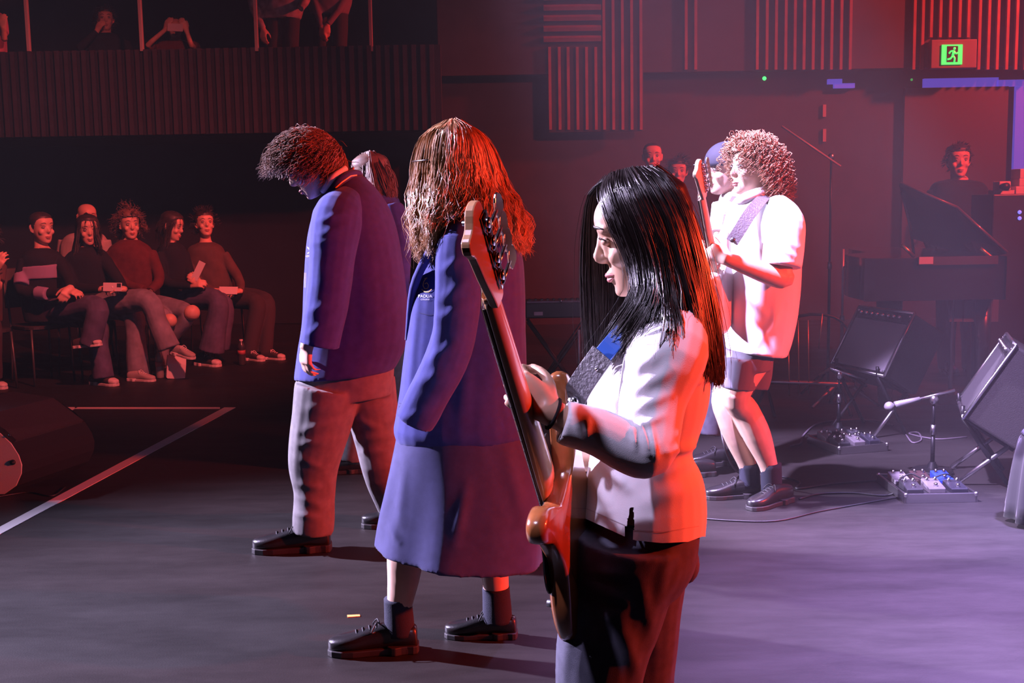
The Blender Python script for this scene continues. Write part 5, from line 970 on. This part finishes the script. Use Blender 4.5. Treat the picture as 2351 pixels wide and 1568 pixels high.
def mic_stand(bx, by, top_px, label, boom=None, tripod=False, m=BLACKM, mic=True, boomm=STEEL):
    g = G(bx, by); r = thing('microphone_stand', label, 'microphone stand', g); t = P(top_px[0], top_px[1], g.y); t.x = g.x if abs(t.x-g.x) < .06 else t.x
    if tripod:
        for k in range(3):
            a = math.radians(90+120*k); q = MB(); q.tube([(g.x, g.y, .18), (g.x+.26*math.cos(a), g.y+.26*math.sin(a), .012)], .010, 8, 1); q.build('leg', m, r)
    else:
        q = MB(); round_base(q, g); q.build('base', m, r, smooth=False)
    q = MB(); q.tube([(g.x, g.y, .02), (g.x, g.y, t.z*.55)], .011, 10, 1); q.build('lower_pole', m, r)
    q = MB(); q.tube([(g.x, g.y, t.z*.5), t], .008, 10, 1); q.build('upper_pole', m, r)
    q = MB(); q.cyl((g.x, g.y, t.z*.53), (g.x, g.y, t.z*.53+.05), .017, .014, 12); q.build('clutch', STEEL, r)
    if boom:
        a, b = P(*boom[0]), P(*boom[1]); q = MB(); q.tube([a, b], .008, 8, 1); q.build('boom_arm', boomm, r); q = MB(); q.ell(t, (.022, .022, .026)); q.build('boom_joint', STEEL, r)
        if mic:
            d = (a-b).normalized(); q = MB(); q.tube([a, a+d*.09, a+d*.13], [.012, .018, .020], 12, 2); q.ell(a+d*.16, (.026, .026, .026)); q.build('microphone', mat('mic_grey', (.45, .44, .46), .4, metal=.6), r)
    return r
mic_stand(1925, 992, (1925, 862), 'short black microphone stand behind the pedal board before the tilted amplifier', ((1990, 872, 6.98), (1905, 846, 6.98)), mic=False)
mic_stand(2140, 1086, (2138, 918), 'short black microphone stand with steel boom and pale microphone beside the blue pedal', ((2112, 916, 5.92), (2192, 896, 5.92)))
mic_stand(1930, 930, (1930, 572), 'tall slim pale tripod stand before the piano', tripod=True, m=mat('pale_stand', (.45, .44, .45), .35, metal=.4))
mic_stand(1900, 900, (1900, 360), 'tall dark stand with long boom rising behind the curly-haired guitarist', ((1795, 290, 8.35), (1930, 382, 8.35)), tripod=True, mic=False, boomm=mat('dull_boom', (.30, .29, .28), .4))
mic_stand(1331, 960, (1329, 757), 'pale straight stand showing between the bass neck and the long black hair', m=mat('pale_pole', (.60, .59, .60), .35, metal=.2))
# keyboard on a stand behind the bass neck
g = G(1270, 960); r = thing('keyboard', 'dark electronic keyboard on a folding stand seen behind the bass neck', 'keyboard', (P(1275, 700, 7.9).x, 7.9, 0))
a, b = P(1205, 692, 7.9), P(1352, 726, 7.9); cx, cz = (a.x+b.x)/2, (a.z+b.z)/2; hw = (b.x-a.x)/2
q = MB(); q.box((cx, 7.95, cz), (hw, .14, (a.z-b.z)/2)); q.build('keyboard_case', BLACKP, r, smooth=False, bevel=.01)
q = MB(); q.box((cx, 7.87, cz+(a.z-b.z)/2+.002), (hw*.94, .06, .006)); q.build('white_keys', mat('key_dull', (.12, .11, .14), .4), r, smooth=False)
for k in range(10):
    q = MB(); q.box((cx-hw*.85+hw*1.7*k/9, 7.89, cz+(a.z-b.z)/2+.011), (.008, .038, .006)); q.build('black_key', BLACKP, r, smooth=False)
q = MB(); c = P(1236, 720, 7.80); q.box(c, (.030, .004, .012)); q.build('name_plate', mat('plate_grey', (.35, .33, .38), .5), r, smooth=False)
q = MB(); c = P(1288, 691, 7.80); q.ell(c, (.010, .010, .010)); q.build('chrome_knob', CHROME, r)
for s in (-1, 1):
    for t in (-1, 1):
        q = MB(); q.tube([(cx-t*.2, 7.95+s*.1, cz-.08), (cx+t*.22, 7.95+s*.1, .012)], .011, 8, 1); q.build('stand_leg', BLACKM, r)
# grand piano with raised lid
PNO = mat('piano_lacquer', (.020, .019, .019), .25, coat=.7); PNT = mat('piano_trim', (.075, .065, .06), .35, coat=.5)
ya = 7.6; zt_ = P(2150, 590, ya).z; zk = P(2150, 604, ya).z
pn = thing('grand_piano', 'dark grand piano with its lid propped open before the person in black', 'piano', (P(2160, 700, ya).x, ya+.5, 0))
xl, xr = P(1990, 600, ya).x, P(2300, 600, ya).x; poly = outline([(xl, ya), (xl+.05, ya-.02), (xr-.05, ya-.02), (xr, ya), (xr, ya+.5), (xr-.05, ya+1.1), (xr-.35, ya+1.45), (xr-.62, ya+1.3), (xl+.22, ya+.75), (xl, ya+.5)], 3)
q = MB(); q.prism(poly, zt_-.28, zt_); q.build('case', PNO, pn, smooth=False, bevel=.008)
a, b = P(2108, 590, ya-.03), P(2290, 606, ya-.03); q = MB(); q.box(((a.x+b.x)/2, ya-.03, (a.z+b.z)/2), ((b.x-a.x)/2, .012, (a.z-b.z)/2)); q.build('key_slip', PNT, pn, smooth=False)
a, b = P(2110, 590, ya-.045), P(2142, 606, ya-.045); q = MB(); q.box(((a.x+b.x)/2, ya-.046, (a.z+b.z)/2), ((b.x-a.x)/2, .003, (a.z-b.z)/2)); q.build('note_card', PAPER, pn, smooth=False)
lid = [P(2066, 421, ya+.35), P(2198, 474, ya+.15), P(2312, 578, ya+.05), P(2268, 600, ya+1.2), P(2030, 560, ya+1.1)]
lid = [P(2066, 421, ya+.3), P(2196, 476, ya+.1), P(2312, 580, ya+.05), P(2250, 592, ya+.7), P(2095, 545, ya+.9)]
q = MB(); n = len(lid); nv = (lid[1]-lid[0]).cross(lid[2]-lid[0]).normalized()*.012
q.add([tuple(p-nv) for p in lid]+[tuple(p+nv) for p in lid], [tuple(range(n))[::-1], tuple(range(n, 2*n))]+[(i, (i+1) % n, n+(i+1) % n, n+i) for i in range(n)]); q.build('lid', PNO, pn, smooth=False)
for a, b in ((lid[0], lid[1]), (lid[1], lid[2])):
    q = MB(); q.tube([a, b], .012, 6, 1); q.build('lid_edge', PNT, pn)
q = MB(); q.tube([P(2100, 600, ya+.5), P(2090, 520, ya+.4), P(2070, 440, ya+.32)], .010, 8, 1); q.build('lid_prop', PNT, pn)
BRA = mat('brass', (.6, .42, .2), .35, metal=1); q = MB(); q.tube([P(2250, 570, ya), P(2272, 588, ya), P(2286, 598, ya)], .014, 8, 2); q.build('hinge', BRA, pn); q = MB(); q.tube([P(2070, 562, ya), P(2098, 588, ya)], .012, 8, 2); q.build('hinge', BRA, pn)
for px, yy in ((2050, ya+.12), (2270, ya+.12), (2190, ya+1.2)):
    x = P(px, 700, ya).x; q = MB(); q.loft([[(x+w_*math.cos(t), yy+w_*math.sin(t), z) for t in [2*math.pi*j/12 for j in range(12)]] for z, w_ in ((0, .03), (.05, .04), (.1, .05), (zt_-.28, .07))], 2); q.build('leg', PNO, pn)
a, b = P(2180, 606, ya+.1), P(2290, 735, ya+.1)
for x0, x1 in ((2182, 2208), (2214, 2246), (2250, 2290)):
    c0, c1 = P(x0, 608, ya+.1), P(x1, 738, ya+.1); q = MB(); q.box(((c0.x+c1.x)/2, ya+.1, (c0.z+c1.z)/2), ((c1.x-c0.x)/2, .012, (c0.z-c1.z)/2)); q.build('front_panel', mat('piano_panel', (.10, .092, .088), .5), pn, smooth=False)
q = MB(); q.tube([(P(2200, 720, ya).x, ya+.1, zt_-.25), (P(2200, 720, ya).x, ya+.1, .1)], .015, 8, 1); q.box((P(2200, 720, ya).x, ya+.05, .08), (.12, .08, .03)); q.build('pedal_lyre', PNO, pn, smooth=False)
# equipment rack with small boxes on it
r = thing('equipment_rack', 'dark equipment rack with two blue lamps beside the doorway', 'rack', (P(2345, 700, 8.6).x, 8.6, 0))
a, b = P(2280, 446, 8.4), P(2440, 760, 8.4); q = MB(); q.box(((a.x+b.x)/2, 8.6, a.z/2), ((b.x-a.x)/2, .2, a.z/2)); q.build('cabinet', BLACKP, r, smooth=False, bevel=.01)
for py in (487, 501):
    q = MB(); q.ell(P(2341, py, 8.395), (.014, .010, .014)); q.build('blue_lamp', mat('blue_led', (.1, .1, .8), .4, emit=(.22, .2, 1), estr=1.2), r)
rt = a.z; PKB = mat('pale_box', (.56, .54, .51), .7)
for xa, ya_, xb, yb, l in ((2324, 428, 2358, 446, 'pale low box lying on the equipment rack'), (2332, 410, 2372, 428, 'pale box stacked on the low box, second from the rack'), (2334, 388, 2380, 410, 'topmost pale box of the stack on the rack')):
    a, b = P(xa, ya_, 8.5), P(xb, yb, 8.5); q = MB(); q.box(((a.x+b.x)/2, 8.52, (a.z+b.z)/2), ((b.x-a.x)/2, .08, (a.z-b.z)/2)); tag(q.build('box', PKB, smooth=False, bevel=.006), l, 'box')
# small camera standing on the rack
c = P(2300, 424, 8.5); c.z = rt+.058; r = thing('video_camera', 'small pale video camera standing on the equipment rack', 'camera', (c.x, c.y, rt))
q = MB(); q.box(c, (.042, .06, .032)); q.build('camera_body', PKB, r, smooth=False, bevel=.008); q = MB(); q.cyl(c+Vector((-.02, -.05, -.005)), c+Vector((-.02, -.13, -.005)), .022, .028, 14); q.build('lens', BLACKP, r)
q = MB(); q.box(c+Vector((0, 0, -.045)), (.075, .05, .014)); q.build('mount_plate', PKB, r, smooth=False)
# percussion frame with hanging rods
r = thing('percussion_frame', 'metal percussion frame with a steel rail and four thin brass rods behind the guitarist', 'percussion', (P(1850, 880, 7.7).x, 7.7, 0)); BRS = mat('brass_rod', (.50, .32, .18), .35, metal=.8)
q = MB(); q.tube([P(1752, 876, 7.7), P(1870, 880, 7.7), P(1960, 884, 7.7)], [.014, .018, .02], 10, 2); q.build('rail', STEEL, r)
for px, y0 in ((1810, 800), (1832, 735), (1855, 735), (1888, 720)):
    q = MB(); q.tube([P(px, y0, 7.69), P(px+(2 if px < 1880 else -8), 908 if px < 1880 else 800, 7.69)], .005, 6, 1); q.build('rod', BRS, r)
q = MB(); q.tube([P(1752, 876, 7.7), P(1770, 800, 7.7), P(1800, 738, 7.7), P(1890, 722, 7.7), P(1950, 760, 7.7), P(1960, 884, 7.7)], .010, 8, 3); q.build('hoop', BLACKM, r)
q = MB(); q.tube([P(1880, 862, 7.58), P(1950, 820, 7.58)], .010, 8, 1); q.build('beater', mat('beater_wood', (.4, .2, .15), .6), r)
for px in (1760, 1930):
    a = P(px, 880, 7.7)
    for s in (-1, 1):
        q = MB(); q.tube([a, (a.x, 7.7+s*.25, .01)], .012, 8, 1); q.build('leg', BLACKM, r)
# two short red strips fixed on the wall
for y0, y1, l in ((240, 268, 'short upright pale strip on the dark wall, upper of two'), (296, 325, 'short upright pale strip on the dark wall, lower of two')):
    a, b = P(1890, y0, YW+.2), P(1897, y1, YW+.2); q = MB(); q.box(((a.x+b.x)/2, YW+.22, (a.z+b.z)/2), ((b.x-a.x)/2, .012, (a.z-b.z)/2)); tag(q.build('wall_strip', mat('pale_strip', (.34, .32, .30), .5), smooth=False), l, 'wall strip')
# draped stool at the stage side
c = G(2438, 1200); r = thing('draped_stool', 'low stool under a grey cushion and a pleated black cloth at the stage side', 'stool', c); zt2 = P(2351, 1005, c.y).z; rr = []
for z, R_, am in ((zt2, .17, .002), (zt2-.03, .185, .006), (zt2*.6, .205, .012), (.02, .225, .018)):
    rr.append([(c.x+(R_+am*math.sin(13*t+.7))*math.cos(t), c.y+(R_+am*math.sin(13*t+.7))*math.sin(t), z) for t in [2*math.pi*j/104 for j in range(104)]])
q = MB(); q.loft(rr, 3); q.build('cloth', mat('pleated_cloth', (.012, .011, .016), .85, sheen=.2), r)
q = MB(); q.ell((c.x, c.y, zt2+.01), (.178, .178, .04)); q.build('cushion', mat('grey_cushion', (.045, .043, .065), .8, bump=.3, bscale=300), r)
for k in range(4):
    an = math.pi/4+k*math.pi/2; q = MB(); q.tube([(c.x+.12*math.cos(an), c.y+.12*math.sin(an), zt2-.01), (c.x+.14*math.cos(an), c.y+.14*math.sin(an), 0)], .014, 8, 1); q.build('leg', BLACKM, r)
# floor monitor wedge at the left
YM = 5.80; o0 = P(10, 1125, YM); r = thing('stage_monitor', 'black wedge floor monitor with a greenish grey end panel by the tape line', 'speaker', (o0.x, o0.y, 0))
prof = [(10, 1126), (38, 1106), (50, 1078), (51, 1058), (44, 1036), (26, 1008), (0, 984), (-50, 952), (-150, 936), (-215, 938), (-225, 1126)]
pp = [P(x, y, YM) for x, y in prof]; dz0 = min(p.z for p in pp); pp = [p-Vector((0, 0, dz0)) for p in pp]; ext = Vector((.17, .55, 0)); n = len(pp)
q = MB(); q.add([tuple(p) for p in pp]+[tuple(p+ext) for p in pp], [tuple(range(n)), tuple(range(n, 2*n))[::-1]]+[(i, n+i, n+(i+1) % n, (i+1) % n) for i in range(n)]); q.build('cabinet', mat('monitor_black', (.008, .008, .008), .9, spec=.15), r, smooth=False)
cc = sum(pp, Vector())/n; pq = [cc+(p-cc)*.985-ext.normalized()*.004 for p in pp]; q = MB(); q.add([tuple(p) for p in pq]+[tuple(p+ext*.004) for p in pp], [tuple(range(n)), tuple(range(n, 2*n))[::-1]]+[(i, n+i, n+(i+1) % n, (i+1) % n) for i in range(n)]); q.build('end_panel', mat('monitor_end', (.34, .40, .36), .6, bump=.2, bscale=200), r, smooth=False)
for px, py, rr in ((29, 1052, .014), (22, 990, .008)):
    q = MB(); a = P(px, py, YM-.006)-Vector((0, 0, dz0)); q.cyl(a, a+Vector((0, -.008, 0)), rr, rr*.85, 16); q.cyl(a, a+Vector((0, -.012, 0)), rr*.5, rr*.4, 12); q.build('bolt', BLACKM, r)
i0, i1 = 5, 8; q = MB(); gr = [pp[5], pp[6], pp[7], pp[8]]; up_ = Vector((.008, 0, .012))
q.loft([[tuple(p+ext*.04+up_*k) for p in (gr[0], gr[1], gr[2], gr[3])]+[tuple(p+ext*.96+up_*k) for p in (gr[3], gr[2], gr[1], gr[0])] for k in (0, 1)], 1); q.build('speaker_grille', mat('grille_mesh', (.008, .008, .008), .9, bump=.8, bscale=220), r, smooth=False)
# cables on the floor
CABM = mat('cable_black', (.012, .012, .013), .5); CABG = mat('cable_grey', (.12, .10, .12), .5)
def cable(pts, label, m=CABM, rad=.005):
    q = MB(); q.tube([G(x, y)+Vector((0, 0, rad)) if len(p_) == 2 else P(x, y, p_[2]) for p_ in pts for x, y in [p_[:2]]], rad, 6, 5); return tag(q.build('cable', m), label, 'cable')
cable([(1642, 905, 5.7), (1650, 960, 5.7), (1668, 1040, 5.6), (1700, 1090), (1770, 1092), (1835, 1108), (1830, 1124), (1900, 1114), (2000, 1106), (2060, 1104)], 'thin black cable running from the curly-haired guitarist to the blue pedal board')
cable([(1835, 1148), (1880, 1136), (1960, 1134), (2030, 1140), (2064, 1128)], 'dark cable looping on the floor before the blue pedal board')
cable([(1815, 1026), (1838, 1020), (1846, 1000), (1880, 974), (1950, 966), (2010, 968), (2050, 978)], 'pale grey cable snaking behind the pedal board near the piano', CABG, .006)
cable([(2080, 1000), (2095, 1018), (2115, 1012), (2108, 995), (2088, 998), (2150, 1010), (2220, 1005)], 'coiled grey cable on the floor between the two amplifiers', CABG, .005)
cable([(-40, 1150), (20, 1138), (70, 1132), (120, 1140), (150, 1120)], 'thin cable trailing from the floor monitor', CABM, .004)
cable([(1560, 1186), (1660, 1196), (1780, 1198), (1880, 1176), (1980, 1158), (2068, 1142)], 'long thin cable lying past the guitarist shoes', CABM, .004)
# ------------------------------------------------------------------ stage haze
def haze(name, lo, hi, dens, label):
    m = bpy.data.materials.new(name); m.use_nodes = True; nt = m.node_tree; nt.nodes.remove(nt.nodes['Principled BSDF']); N = nt.nodes.new
    v = N('ShaderNodeVolumeScatter'); v.inputs['Color'].default_value = (1, 1, 1, 1); v.inputs['Anisotropy'].default_value = .25
    tc = N('ShaderNodeTexCoord'); sx = N('ShaderNodeSeparateXYZ'); nt.links.new(tc.outputs['Object'], sx.inputs[0])
    mr = N('ShaderNodeMapRange'); mr.interpolation_type = 'SMOOTHSTEP'; mr.inputs[1].default_value = -1.2; mr.inputs[2].default_value = 2.6; mr.inputs[3].default_value = .09; mr.inputs[4].default_value = 1.0; nt.links.new(sx.outputs[0], mr.inputs[0])
    nz = N('ShaderNodeTexNoise'); nz.inputs['Scale'].default_value = .55; nz.inputs['Detail'].default_value = 2; nt.links.new(tc.outputs['Object'], nz.inputs['Vector'])
    m2 = N('ShaderNodeMapRange'); m2.inputs[1].default_value = .3; m2.inputs[2].default_value = .7; m2.inputs[3].default_value = .55*dens; m2.inputs[4].default_value = 1.45*dens; nt.links.new(nz.outputs['Fac'], m2.inputs[0])
    mu = N('ShaderNodeMath'); mu.operation = 'MULTIPLY'; nt.links.new(mr.outputs[0], mu.inputs[0]); nt.links.new(m2.outputs[0], mu.inputs[1]); nt.links.new(mu.outputs[0], v.inputs['Density'])
    nt.links.new(v.outputs[0], nt.nodes['Material Output'].inputs['Volume'])
    q = MB(); lo, hi = Vector(lo), Vector(hi); q.box((lo+hi)/2, (hi-lo)/2); o = q.build(name, m, smooth=False); o.display_type = 'BOUNDS'
    return tag(o, label, 'haze', kind='stuff')
haze('stage_haze', (-7.5, 4.6, .005), (8.8, 11.9, 6.0), .017, 'thin stage smoke hanging in the spotlights behind the players')
